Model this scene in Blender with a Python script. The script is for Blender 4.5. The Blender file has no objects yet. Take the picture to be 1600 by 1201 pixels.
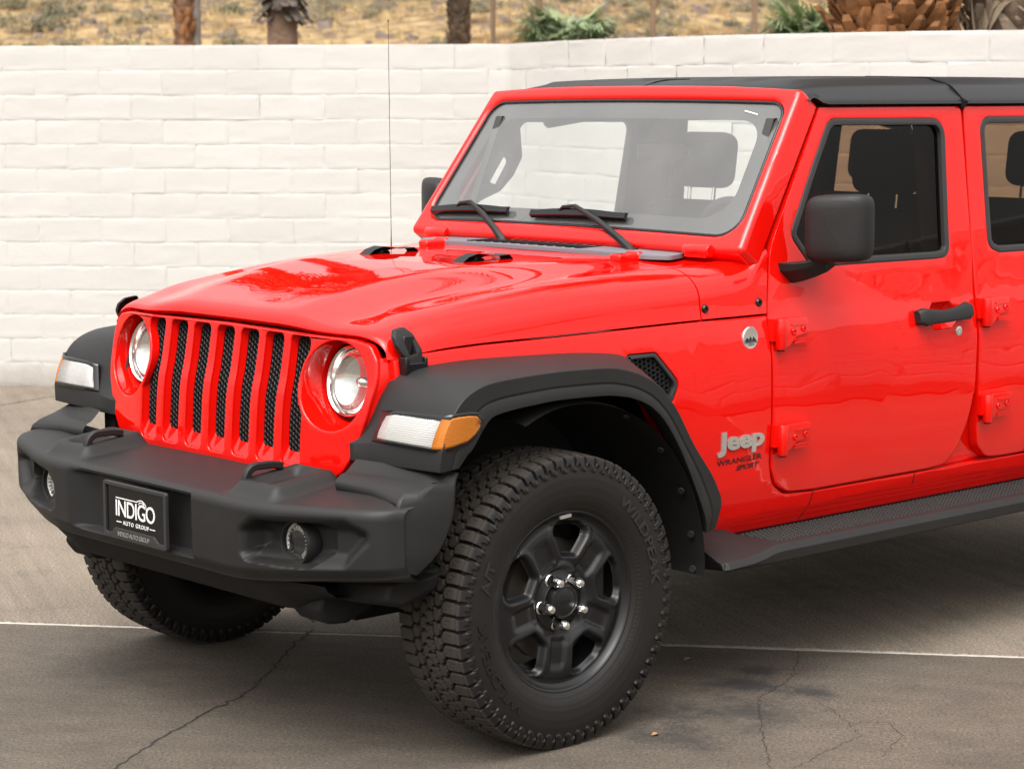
import bpy, bmesh, math, random
import numpy as np
from mathutils import Vector, Matrix
from mathutils.geometry import delaunay_2d_cdt
random.seed(7); rng = np.random.default_rng(7)
D = bpy.data; SC = bpy.context.scene; COL = SC.collection
R = math.radians

# ------------------------------------------------------------------ camera
cam = D.cameras.new('camera'); camo = D.objects.new('camera', cam); COL.objects.link(camo)
SC.camera = camo
cam.sensor_width = 36.0; cam.lens = 3510.28/1600*36
cam.clip_start = 0.1; cam.clip_end = 2000
YAW, PIT, ROL = 0.731888, -0.127504, -0.001958
fw = Vector((math.sin(YAW)*math.cos(PIT), math.cos(YAW)*math.cos(PIT), math.sin(PIT)))
r0 = Vector((math.cos(YAW), -math.sin(YAW), 0)); u0 = r0.cross(fw)
rt = math.cos(ROL)*r0+math.sin(ROL)*u0; up = -math.sin(ROL)*r0+math.cos(ROL)*u0
M = Matrix((rt, up, -fw)).transposed().to_4x4(); M.translation = Vector((-4.0417, -5.1902, 1.7376))
camo.matrix_world = M
cam.dof.use_dof = True; cam.dof.focus_distance = 6.6; cam.dof.aperture_fstop = 6.3

# ------------------------------------------------------------------ light
SUN_EL, SUN_AZ = R(62), R(240)          # azimuth measured from +Y towards +X
W = D.worlds.new('World'); SC.world = W; W.use_nodes = True
nt = W.node_tree; bg = nt.nodes['Background']
sky = nt.nodes.new('ShaderNodeTexSky'); sky.sky_type = 'NISHITA'; sky.sun_disc = False
sky.sun_elevation = SUN_EL; sky.sun_rotation = SUN_AZ
sky.air_density = 2.0; sky.dust_density = 10.0; sky.ozone_density = 0.6
hs = nt.nodes.new('ShaderNodeHueSaturation'); hs.inputs['Saturation'].default_value = 0.15
nt.links.new(sky.outputs[0], hs.inputs['Color']); tcw = nt.nodes.new('ShaderNodeTexCoord'); mpw = nt.nodes.new('ShaderNodeMapping'); mpw.inputs['Scale'].default_value = (1, 1, 2.5); nt.links.new(tcw.outputs['Generated'], mpw.inputs['Vector'])
cl = nt.nodes.new('ShaderNodeTexNoise'); cl.inputs['Scale'].default_value = 2.2; cl.inputs['Detail'].default_value = 6; nt.links.new(mpw.outputs[0], cl.inputs['Vector'])
cr = nt.nodes.new('ShaderNodeMapRange'); cr.inputs['From Min'].default_value = .3; cr.inputs['From Max'].default_value = .7; cr.inputs['To Min'].default_value = 1.5; cr.inputs['To Max'].default_value = 3.6; nt.links.new(cl.outputs['Fac'], cr.inputs['Value'])
cw = nt.nodes.new('ShaderNodeMix'); cw.data_type = 'RGBA'; cw.blend_type = 'ADD'; cw.inputs[0].default_value = 1.0; cw.clamp_result = False
cv_ = nt.nodes.new('ShaderNodeVectorMath'); cv_.operation = 'SCALE'; cv_.inputs[0].default_value = (1.0, .965, .93); nt.links.new(cr.outputs[0], cv_.inputs['Scale'])
nt.links.new(hs.outputs[0], cw.inputs[6]); nt.links.new(cv_.outputs[0], cw.inputs[7]); nt.links.new(cw.outputs[2], bg.inputs['Color'])
bg.inputs['Strength'].default_value = 0.15
sl = D.lights.new('sun', 'SUN'); sl.energy = 1.0; sl.angle = R(60); sl.color = (1, .945, .88)
so = D.objects.new('sun', sl); COL.objects.link(so)
sd = Vector((math.sin(SUN_AZ)*math.cos(SUN_EL), math.cos(SUN_AZ)*math.cos(SUN_EL), math.sin(SUN_EL)))
so.rotation_euler = sd.to_track_quat('Z', 'Y').to_euler(); so.location = sd*40
vs = SC.view_settings; vs.view_transform = 'Standard'; vs.look = 'None'; vs.gamma = 1; vs.use_curve_mapping = False
vs.exposure = 0.52
try:
    SC.cycles.max_bounces = 12; SC.cycles.transparent_max_bounces = 24; SC.cycles.caustics_reflective = False
    SC.cycles.caustics_refractive = False
except Exception: pass

# ------------------------------------------------------------------ materials
def mat(name, col, rough=.5, metal=0., spec=.5, coat=0., coat_r=.03, bump=None, var=None, emit=None):
    """bump=(scale, strength, distance[, detail]) ; var=(scale, amount)"""
    m = D.materials.new(name); m.use_nodes = True; t = m.node_tree; p = t.nodes['Principled BSDF']
    p.inputs['Base Color'].default_value = (*col, 1); p.inputs['Roughness'].default_value = rough
    p.inputs['Metallic'].default_value = metal; p.inputs['Specular IOR Level'].default_value = spec
    p.inputs['Coat Weight'].default_value = coat; p.inputs['Coat Roughness'].default_value = coat_r
    tc = t.nodes.new('ShaderNodeTexCoord')
    if bump:
        n = t.nodes.new('ShaderNodeTexNoise'); n.inputs['Scale'].default_value = bump[0]
        n.inputs['Detail'].default_value = bump[3] if len(bump) > 3 else 3
        t.links.new(tc.outputs['Object'], n.inputs['Vector'])
        b = t.nodes.new('ShaderNodeBump'); b.inputs['Strength'].default_value = bump[1]; b.inputs['Distance'].default_value = bump[2]
        t.links.new(n.outputs['Fac'], b.inputs['Height']); t.links.new(b.outputs[0], p.inputs['Normal'])
        if coat: t.links.new(b.outputs[0], p.inputs['Coat Normal'])
    if var:
        n = t.nodes.new('ShaderNodeTexNoise'); n.inputs['Scale'].default_value = var[0]; n.inputs['Detail'].default_value = 6
        t.links.new(tc.outputs['Object'], n.inputs['Vector'])
        mx = t.nodes.new('ShaderNodeMix'); mx.data_type = 'RGBA'
        a = var[1]
        mx.inputs[6].default_value = (*[c*(1-a) for c in col], 1); mx.inputs[7].default_value = (*[min(1, c*(1+a)) for c in col], 1)
        t.links.new(n.outputs['Fac'], mx.inputs[0]); t.links.new(mx.outputs[2], p.inputs['Base Color'])
    return m
RED = mat('red_paint', (.70, .0045, .002), .45, spec=.0, coat=1, coat_r=.012, bump=(2.6, .40, .018, 1.5))
RED.node_tree.nodes['Principled BSDF'].inputs['Coat IOR'].default_value = 1.5
BLK = mat('black_plastic', (.0105, .0103, .0103), .54, spec=.38, bump=(210, .28, .0012), var=(7, .35))
DRK = mat('dark_liner', (.007, .0067, .0064), .75, spec=.3, bump=(60, .3, .002), var=(14, .6))
RUB = mat('rubber', (.0085, .0072, .0064), .6, spec=.38, bump=(300, .12, .0006), var=(12, .35))
RIM = mat('black_wheel_paint', (.0055, .0057, .0064), .38, spec=.40, coat=.15, coat_r=.3)
TOP = mat('black_hardtop', (.012, .012, .013), .42, spec=.5, bump=(500, .15, .0005))
CHR = mat('chrome', (.86, .85, .83), .10, metal=1)
SIL = mat('silver_badge', (.72, .71, .69), .28, metal=.85)
GRY = mat('grey_cowl_plastic', (.13, .145, .165), .5)
WHT = mat('white_print', (.82, .81, .79), .5)
GBK = mat('gloss_black', (.006, .006, .0065), .12, spec=.5)
SEAL = mat('window_seal', (.022, .022, .023), .5)
FRIT = mat('glass_frit', (.010, .010, .011), .5)
SEAT = mat('seat_cloth', (.035, .034, .033), .9, spec=.2, var=(6, .25))
DASH = mat('dashboard', (.035, .034, .033), .6)
DDEC = mat('dark_decal', (.045, .004, .003), .4)
GAP = mat('gap_black', (.004, .004, .004), .8, spec=.2)
STEEL = mat('brake_steel', (.35, .31, .27), .4, metal=.9)
def tyre_dust_shade():  # brown dust on tread faces; groove shade is put into the colour too
    t = RUB.node_tree; p = t.nodes['Principled BSDF']; L = t.links.new; tc = t.nodes.new('ShaderNodeTexCoord'); sx = t.nodes.new('ShaderNodeSeparateXYZ'); L(tc.outputs['Object'], sx.inputs[0])
    cb = t.nodes.new('ShaderNodeCombineXYZ'); L(sx.outputs['X'], cb.inputs['X']); L(sx.outputs['Z'], cb.inputs['Z']); ln = t.nodes.new('ShaderNodeVectorMath'); ln.operation = 'LENGTH'; L(cb.outputs[0], ln.inputs[0])
    mr = t.nodes.new('ShaderNodeMapRange'); mr.inputs['From Min'].default_value = .3885; mr.inputs['From Max'].default_value = .3945; L(ln.outputs['Value'], mr.inputs['Value'])
    old = p.inputs['Base Color'].links[0].from_socket; mx = t.nodes.new('ShaderNodeMix'); mx.data_type = 'RGBA'; mx.blend_type = 'ADD'; L(mr.outputs[0], mx.inputs[0]); L(old, mx.inputs[6]); mx.inputs[7].default_value = (.027, .0225, .018, 1); L(mx.outputs[2], p.inputs['Base Color'])
    g = t.nodes.new('ShaderNodeMix'); g.data_type = 'FLOAT'; L(mr.outputs[0], g.inputs[0]); g.inputs[2].default_value = .52; g.inputs[3].default_value = .85; L(g.outputs[0], p.inputs['Roughness'])
TYR = RUB
tyre_dust_shade()
RUB = mat('dark_rubber', (.018, .0165, .0155), .66, spec=.4, bump=(300, .12, .0006), var=(12, .35))
def glassmat(name, tint, refl=1.0, dust_veil=0.):
    m = D.materials.new(name); m.use_nodes = True; t = m.node_tree; t.nodes.clear()
    out = t.nodes.new('ShaderNodeOutputMaterial'); mix = t.nodes.new('ShaderNodeMixShader')
    tr = t.nodes.new('ShaderNodeBsdfTransparent'); tr.inputs[0].default_value = (*tint, 1)
    gl = t.nodes.new('ShaderNodeBsdfGlossy'); gl.inputs['Roughness'].default_value = 0.0
    g = t.nodes.new('ShaderNodeNewGeometry')
    dt = t.nodes.new('ShaderNodeVectorMath'); dt.operation = 'DOT_PRODUCT'
    t.links.new(g.outputs['Incoming'], dt.inputs[0]); t.links.new(g.outputs['Normal'], dt.inputs[1])
    def mth(op, a, b=None):
        n = t.nodes.new('ShaderNodeMath'); n.operation = op
        for i, q in enumerate((a, b)):
            if q is None: continue
            if isinstance(q, (int, float)): n.inputs[i].default_value = q
            else: t.links.new(q, n.inputs[i])
        return n.outputs[0]
    c = mth('ABSOLUTE', dt.outputs['Value']); f = mth('POWER', mth('SUBTRACT', 1.0, c), 5.0)
    f = mth('ADD', mth('MULTIPLY', f, .96), .04); f2 = mth('MULTIPLY', mth('SUBTRACT', 2.0, f), f)
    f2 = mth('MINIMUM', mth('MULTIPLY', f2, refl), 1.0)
    t.links.new(f2, mix.inputs[0]); t.links.new(tr.outputs[0], mix.inputs[1]); t.links.new(gl.outputs[0], mix.inputs[2])
    res_ = mix.outputs[0]
    if dust_veil:  # pale film: light dust, mostly the veil of reflected sky put into the colour
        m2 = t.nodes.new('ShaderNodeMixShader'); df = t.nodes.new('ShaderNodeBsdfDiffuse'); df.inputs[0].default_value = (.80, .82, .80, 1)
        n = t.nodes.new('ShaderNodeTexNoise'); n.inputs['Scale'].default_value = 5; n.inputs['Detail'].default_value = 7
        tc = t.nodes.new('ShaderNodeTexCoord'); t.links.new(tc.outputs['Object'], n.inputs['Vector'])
        t.links.new(mth('MULTIPLY', mth('ADD', n.outputs['Fac'], .6), dust_veil), m2.inputs[0]); t.links.new(res_, m2.inputs[1]); t.links.new(df.outputs[0], m2.inputs[2]); res_ = m2.outputs[0]
    t.links.new(res_, out.inputs[0]); return m
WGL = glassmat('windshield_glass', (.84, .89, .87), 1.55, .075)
TGL = glassmat('tinted_glass', (.30, .19, .115), .30)
CGL = glassmat('clear_glass', (.93, .94, .93), .8)
def lensmat(name, col, rough=.08, ridges=None):
    m = mat(name, col, rough, spec=.6)
    p = m.node_tree.nodes['Principled BSDF']; p.inputs['Transmission Weight'].default_value = .55
    if ridges:
        t = m.node_tree; tc = t.nodes.new('ShaderNodeTexCoord'); w = t.nodes.new('ShaderNodeTexWave')
        w.bands_direction = ridges[0]; w.inputs['Scale'].default_value = ridges[1]
        b = t.nodes.new('ShaderNodeBump'); b.inputs['Strength'].default_value = .22; b.inputs['Distance'].default_value = .003
        t.links.new(tc.outputs['Object'], w.inputs['Vector']); t.links.new(w.outputs['Fac'], b.inputs['Height'])
        t.links.new(b.outputs[0], p.inputs['Normal'])
    return m
WLENS = lensmat('white_lens', (.88, .87, .84), .16, ('Z', 55))
ALENS = lensmat('amber_lens', (.90, .27, .012), .15, ('Z', 60))

# ------------------------------------------------------------------ object helpers
def tag(o, label=None, cat=None, group=None, kind=None):
    if label: o['label'] = label
    if cat: o['category'] = cat
    if group: o['group'] = group
    if kind: o['kind'] = kind
    return o
def link(name, me, m=None, parent=None):
    o = D.objects.new(name, me); COL.objects.link(o)
    if m: me.materials.append(m)
    if parent is not None:
        o.parent = parent
        if parent.type == 'EMPTY': o.location = -parent.location
    return o
def finish(me, angle=38, wn=True):
    bm = bmesh.new(); bm.from_mesh(me)
    ca = R(angle)
    for f in bm.faces: f.smooth = True
    for e in bm.edges:
        if len(e.link_faces) == 2: e.smooth = e.calc_face_angle(0) < ca
    bm.to_mesh(me); bm.free()
def mesh(name, V, F, m=None, parent=None, angle=38, wn=True, recalc=False):
    me = D.meshes.new(name); me.from_pydata([tuple(map(float, v)) for v in V], [], [tuple(map(int, f)) for f in F]); me.update()
    if recalc:
        bm = bmesh.new(); bm.from_mesh(me); bmesh.ops.recalc_face_normals(bm, faces=bm.faces); bm.to_mesh(me); bm.free()
    finish(me, angle)
    return link(name, me, m, parent)
def mod_wn(o):
    w = o.modifiers.new('wn', 'WEIGHTED_NORMAL'); w.keep_sharp = True; return o
def bevel(o, w=.004, seg=2, angle=35, harden=False):
    b = o.modifiers.new('bev', 'BEVEL'); b.width = w; b.segments = seg; b.limit_method = 'ANGLE'; b.angle_limit = R(angle)
    return o
def subsurf(o, n=2):
    s = o.modifiers.new('sub', 'SUBSURF'); s.levels = n; s.render_levels = n; return o
def solid(o, t, off=-1):
    s = o.modifiers.new('solid', 'SOLIDIFY'); s.thickness = t; s.offset = off; return o
def gridF(nu, nv, cu=False, cv=False, base=0, flip=False):
    F = []
    for i in range(nu if cu else nu-1):
        for j in range(nv if cv else nv-1):
            a = base+i*nv+j; b = base+((i+1) % nu)*nv+j; c = base+((i+1) % nu)*nv+(j+1) % nv; d = base+i*nv+(j+1) % nv
            F.append((a, d, c, b) if flip else (a, b, c, d))
    return F
def grid(name, P, m=None, parent=None, cu=False, cv=False, flip=False, angle=38, caps=False):
    P = np.asarray(P, float); nu, nv, _ = P.shape
    F = gridF(nu, nv, cu, cv, 0, flip)
    if caps: F += [tuple(range(nv)), tuple((nu-1)*nv+k for k in range(nv))]
    return mesh(name, P.reshape(-1, 3), F, m, parent, angle, recalc=caps)
class MB:
    """collects simple shapes into one mesh"""
    def __init__(s): s.V = []; s.F = []
    def add(s, V, F):
        b = len(s.V); s.V += [tuple(v) for v in V]; s.F += [tuple(b+k for k in f) for f in F]; return s
    def box(s, c, d, rot=None):
        V = []
        for i in (-1, 1):
            for j in (-1, 1):
                for k in (-1, 1):
                    v = Vector((i*d[0]/2, j*d[1]/2, k*d[2]/2))
                    if rot: v = rot @ v
                    V.append(Vector(c)+v)
        return s.add(V, [(0, 1, 3, 2), (4, 6, 7, 5), (0, 4, 5, 1), (2, 3, 7, 6), (0, 2, 6, 4), (1, 5, 7, 3)])
    def tube(s, pts, rad, n=10, cap=True):
        pts = [Vector(p) for p in pts]; V = []; F = []
        rads = rad if hasattr(rad, '__len__') else [rad]*len(pts)
        ref = None
        for i, p in enumerate(pts):
            t = (pts[min(i+1, len(pts)-1)]-pts[max(i-1, 0)]).normalized()
            if ref is None: ref = t.orthogonal().normalized()
            a = (ref-t*ref.dot(t)).normalized(); ref = a; b = t.cross(a)
            for k in range(n):
                an = 2*math.pi*k/n; V.append(p+(a*math.cos(an)+b*math.sin(an))*rads[i])
        for i in range(len(pts)-1):
            for k in range(n): F.append((i*n+k, i*n+(k+1) % n, (i+1)*n+(k+1) % n, (i+1)*n+k))
        if cap: F += [tuple(range(n))[::-1], tuple((len(pts)-1)*n+k for k in range(n))]
        return s.add(V, F)
    def lathe(s, prof, axis_o, ax=(0, -1, 0), n=32, ref=(1, 0, 0)):
        """prof: list of (r, h) ; h along ax"""
        ax = Vector(ax).normalized(); a = Vector(ref); a = (a-ax*a.dot(ax)).normalized(); b = ax.cross(a); o = Vector(axis_o)
        V = []; F = []
        for r, h in prof:
            for k in range(n):
                t = 2*math.pi*k/n; V.append(o+ax*h+(a*math.cos(t)+b*math.sin(t))*max(r, 1e-5))
        for i in range(len(prof)-1):
            for k in range(n): F.append((i*n+k, i*n+(k+1) % n, (i+1)*n+(k+1) % n, (i+1)*n+k))
        return s.add(V, F)
    def prism(s, loop, vec):
        """loop: closed list of 3d pts, extruded by vec"""
        n = len(loop); vec = Vector(vec); V = [Vector(p) for p in loop]+[Vector(p)+vec for p in loop]
        F = [tuple(range(n))[::-1], tuple(range(n, 2*n))]+[(k, (k+1) % n, n+(k+1) % n, n+k) for k in range(n)]
        return s.add(V, F)
    def build(s, name, m=None, parent=None, angle=38): return mesh(name, s.V, s.F, m, parent, angle, recalc=True)
def rpoly(pts, seg=6):
    """rounded polygon: pts = (a, b[, r])"""
    out = []; n = len(pts)
    for i in range(n):
        p = Vector(pts[i][:2]); r = pts[i][2] if len(pts[i]) > 2 else 0
        if r <= 0: out.append((p.x, p.y)); continue
        a = Vector(pts[i-1][:2])-p; b = Vector(pts[(i+1) % n][:2])-p; la, lb = a.length, b.length
        a.normalize(); b.normalize(); ang = a.angle(b)
        d = min(r/math.tan(ang/2), la*.49, lb*.49); rr = d*math.tan(ang/2)
        c = p+(a+b).normalized()*(rr/math.sin(ang/2))
        s = p+a*d; e = p+b*d; va, vb = s-c, e-c; tot = va.angle_signed(vb)
        for k in range(seg+1):
            t = -tot*k/seg; out.append((c.x+va.x*math.cos(t)-va.y*math.sin(t), c.y+va.x*math.sin(t)+va.y*math.cos(t)))
    return out
def area(l): return sum(l[i-1][0]*l[i][1]-l[i][0]*l[i-1][1] for i in range(len(l)))/2
def offset_loop(l, d):
    """inset (d>0) of a CCW loop"""
    if area(l) < 0: l = l[::-1]
    n = len(l); out = []
    for i in range(n):
        p = Vector(l[i]); a = (p-Vector(l[i-1])); b = (Vector(l[(i+1) % n])-p)
        if a.length < 1e-7: a = b
        if b.length < 1e-7: b = a
        na = Vector((-a.y, a.x)).normalized(); nb = Vector((-b.y, b.x)).normalized()
        m = (na+nb); m = m/max(m.length_squared, .2)*2 if m.length > 1e-6 else na
        q = p+m*d; out.append((q.x, q.y))
    return out
def plate_bm(outer, holes=(), thick=.02, bev=.004, bseg=2, cuts_a=(), cuts_b=()):
    """flat plate in (a,b), front face at c=0, back at c=-thick, rounded front edges; returns bmesh with co=(a,b,c)"""
    loops = [outer if area(outer) > 0 else outer[::-1]]+[h if area(h) < 0 else h[::-1] for h in holes]
    bm = bmesh.new()
    fronts = []
    for li, l in enumerate(loops):
        ccw = l if area(l) > 0 else l[::-1]
        sgn = 1 if li == 0 else -1
        rings = []
        for k in range(bseg+1):
            t = k/bseg*math.pi/2
            ins = bev*(1-math.sin(t)); c = -bev*(1-math.cos(t))
            rings.append([(q[0], q[1], c) for q in offset_loop(ccw, sgn*ins)] if bev > 0 else [(q[0], q[1], 0) for q in ccw])
            if bev <= 0: break
        rings.append([(q[0], q[1], -thick) for q in ccw])
        vr = [[bm.verts.new(q) for q in r] for r in rings]
        n = len(ccw)
        for a, b in zip(vr[:-1], vr[1:]):
            for k in range(n):
                f = (a[k], a[(k+1) % n], b[(k+1) % n], b[k])
                try: bm.faces.new(f if li else f[::-1])
                except ValueError: pass
        fronts.append(vr[0])
    allv = [v for f in fronts for v in f]; ed = []; k0 = 0
    for f in fronts:
        ed += [(k0+k, k0+(k+1) % len(f)) for k in range(len(f))]; k0 += len(f)
    rv, re_, rf_, ov, oe, of_ = delaunay_2d_cdt([Vector((v.co.x, v.co.y)) for v in allv], ed, [], 0, 1e-7)
    polys = [[(v.co.x, v.co.y) for v in f] for f in fronts]
    def pin(x, y, l):
        c = False
        for i in range(len(l)):
            (x1, y1), (x2, y2) = l[i-1], l[i]
            if (y1 > y) != (y2 > y) and x < (x2-x1)*(y-y1)/(y2-y1)+x1: c = not c
        return c
    for f in rf_:
        cx = sum(rv[k].x for k in f)/len(f); cy = sum(rv[k].y for k in f)/len(f)
        if pin(cx, cy, polys[0]) and not any(pin(cx, cy, q) for q in polys[1:]):
            try: bm.faces.new([allv[ov[k][0]] for k in f])
            except (ValueError, IndexError): pass
    for ax, cuts in ((0, cuts_a), (1, cuts_b)):
        for q in cuts:
            no = (1, 0, 0) if ax == 0 else (0, 1, 0); co = (q, 0, 0) if ax == 0 else (0, q, 0)
            bmesh.ops.bisect_plane(bm, geom=bm.verts[:]+bm.edges[:]+bm.faces[:], dist=1e-5, plane_co=co, plane_no=no)
    bmesh.ops.recalc_face_normals(bm, faces=bm.faces)
    return bm
def plate(name, outer, holes, fn, m, parent, thick=.02, bev=.004, bseg=2, cuts_a=(), cuts_b=(), angle=38, flipn=False):
    bm = plate_bm(outer, holes, thick, bev, bseg, cuts_a, cuts_b)
    for v in bm.verts: v.co = Vector(fn(v.co.x, v.co.y, v.co.z))
    if flipn: bmesh.ops.reverse_faces(bm, faces=bm.faces)
    me = D.meshes.new(name); bm.to_mesh(me); bm.free(); finish(me, angle)
    return mod_wn(link(name, me, m, parent))
def text(name, s, size, fn, m, parent, ext=.002, off=0., shear=0., sx=1., spacing=1., align='CENTER', res=4):
    cu = D.curves.new('t', 'FONT'); cu.body = s; cu.size = size; cu.extrude = ext/2; cu.offset = off; cu.shear = shear
    cu.align_x = align; cu.align_y = 'CENTER'; cu.space_character = spacing; cu.resolution_u = res
    o = D.objects.new('t', cu); COL.objects.link(o)
    bpy.context.view_layer.update()
    me = D.meshes.new_from_object(o.evaluated_get(bpy.context.evaluated_depsgraph_get()))
    D.objects.remove(o); D.curves.remove(cu)
    me.name = name; me.materials.clear()
    for v in me.vertices: v.co = Vector(fn(v.co.x*sx, v.co.y, v.co.z+ext/2))
    bm = bmesh.new(); bm.from_mesh(me); bmesh.ops.recalc_face_normals(bm, faces=bm.faces); bm.to_mesh(me); bm.free()
    finish(me, 40)
    return link(name, me, m, parent)
def lerp(x, xs, ys): return float(np.interp(x, xs, ys))
def smooth(t): t = np.clip(t, 0, 1); return t*t*(3-2*t)
def pchip(x, xs, ys):
    xs = np.asarray(xs, float); ys = np.asarray(ys, float); h = np.diff(xs); d = np.diff(ys)/h; m = np.zeros(len(xs))
    for i in range(1, len(xs)-1):
        if d[i-1]*d[i] > 0: m[i] = 2*d[i-1]*d[i]/(d[i-1]+d[i])
    m[0] = d[0]; m[-1] = d[-1]
    x = np.clip(x, xs[0], xs[-1]); i = np.clip(np.searchsorted(xs, x)-1, 0, len(xs)-2); t = (x-xs[i])/h[i]
    return (2*t**3-3*t**2+1)*ys[i]+(t**3-2*t**2+t)*h[i]*m[i]+(-2*t**3+3*t**2)*ys[i+1]+(t**3-t**2)*h[i]*m[i+1]

# ------------------------------------------------------------------ car body surface
SZ = [.30, .44, .50, .515, .56, .62, .80, .95, 1.03, 1.10, 1.16, 1.72, 1.9]
SY = [.73, .757, .783, .787, .796, .805, .8145, .812, .803, .787, .777, .70, .675]
def S(z): return float(pchip(z, SZ, SY))
def taper(x): return lerp(x, [-.46, -.40, -.30, -.2, 0, .3, .6, .8], [.812, .830, .853, .872, .907, .955, .99, 1.0])
def nose(y): d = abs(y)-.39; return .085*(d+math.sqrt(d*d+.0016))
def Y(x, z): return S(z)*taper(x)
CX, CZ = [round(-.5+.06*k, 3) for k in range(75)], [round(.42+.045*k, 3) for k in range(32)]
def side(s, off=0.):      # map (x, z, c) on the flank; s=-1 driver's side
    return lambda a, b, c: (a, s*(Y(a, b)+off+c), b)

# ================================================================== THE CAR
CAR = D.objects.new('suv', None); COL.objects.link(CAR); CAR.location = (1.5, 0, 0); CAR.empty_display_size = .3
tag(CAR, 'glossy red four-door off-road SUV with black hardtop and black bumper parked on the concrete', 'car')

# ---- hood and cowl as one family of cross-sections
HX = [-.446, -.443, -.434, -.418, -.36, -.25, -.10, .05, .20, .40, .65, .80, .87, .93, .97]
HC = dict(
 zc=[1.127, 1.138, 1.151, 1.161, 1.178, 1.206, 1.234, 1.2525, 1.2585, 1.2600, 1.2605, 1.262, 1.262, 1.262, 1.262],
 ze=[1.115, 1.122, 1.129, 1.135, 1.147, 1.170, 1.190, 1.207, 1.222, 1.234, 1.243, 1.247, 1.256, 1.280, 1.292],
 yd=[.34, .34, .34, .34, .35, .37, .39, .41, .43, .445, .46, .47, .47, .47, .47],
 ye=[.532, .535, .538, .541, .550, .564, .581, .595, .606, .622, .645, .665, .68, .715, .735],
 rc=[.048, .053, .058, .064, .072, .082, .088, .092, .092, .092, .09, .085, .075, .05, .035],
 zl=[1.056, 1.057, 1.058, 1.060, 1.068, 1.078, 1.0855, 1.0885, 1.092, 1.097, 1.1015, 1.102, 1.102, 1.102, 1.102])
def hood_sec(x, n1=22, n2=12, n3=4):
    g = {k: float(pchip(x, HX, v)) for k, v in HC.items()}
    ysb = Y(x, g['zl'])-.0005; pts = []
    for i in range(n1):
        y = g['ye']*i/n1
        d = 1-smooth((y-g['yd']+.11)/.24)
        pts.append((y, g['ze']+.004*(1-(y/g['ye'])**2)+(g['zc']-g['ze']-.004)*d))
    for i in range(n2+1):
        t = i/n2*math.pi/2
        yb = lerp(i/n2, [0, 1], [g['ye'], Y(x, g['ze']-g['rc'])])
        ye2 = Y(x, g['ze']-g['rc'])
        pts.append((g['ye']+(ye2-g['ye'])*math.sin(t), g['ze']-g['rc']*(1-math.cos(t))))
    z0 = g['ze']-g['rc']
    for i in range(1, n3+1):
        z = z0+(g['zl']-z0)*i/n3; pts.append((Y(x, z), z))
    half = pts
    return [(x, -y, z) for y, z in half[::-1]]+[(x, y, z) for y, z in half[1:]]
def skin(xs, shear=None):
    P = np.array([hood_sec(x) for x in xs])
    P[..., 0] += np.vectorize(nose)(P[..., 1])*smooth((-.16-P[..., 0])/.26)
    if shear is not None: P[..., 0] = shear(P)
    return P
xs = [-.446, -.4445, -.443, -.439, -.434, -.427, -.418, -.40, -.38, -.36]+list(np.linspace(-.33, .647, 44))
P = skin(xs)
lip = P[:1].copy(); lip[..., 0] += .020; lip[..., 2] -= .012; lip[..., 1] *= .985
back = P[-1:].copy(); back[..., 2] -= .02; back[..., 1] *= .985
hood = grid('hood', np.concatenate([lip, P, back]), RED, CAR, flip=True, angle=50)
xs = np.linspace(.653, .97, 26)
def csh(P):
    w = smooth((P[..., 0]-.86)/.11); tgt = .922+np.clip(P[..., 2]-1.10, 0, .3)*.185
    e = np.abs(P[..., 1]) > .66
    return np.where(e, P[..., 0]*(1-w)+(tgt-(.97-P[..., 0]))*w, P[..., 0])
P = skin(xs, csh)
fr = P[:1].copy(); fr[..., 2] -= .025; fr[..., 1] *= .985
grid('cowl', np.concatenate([fr, P]), RED, CAR, flip=True, angle=50)

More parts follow.
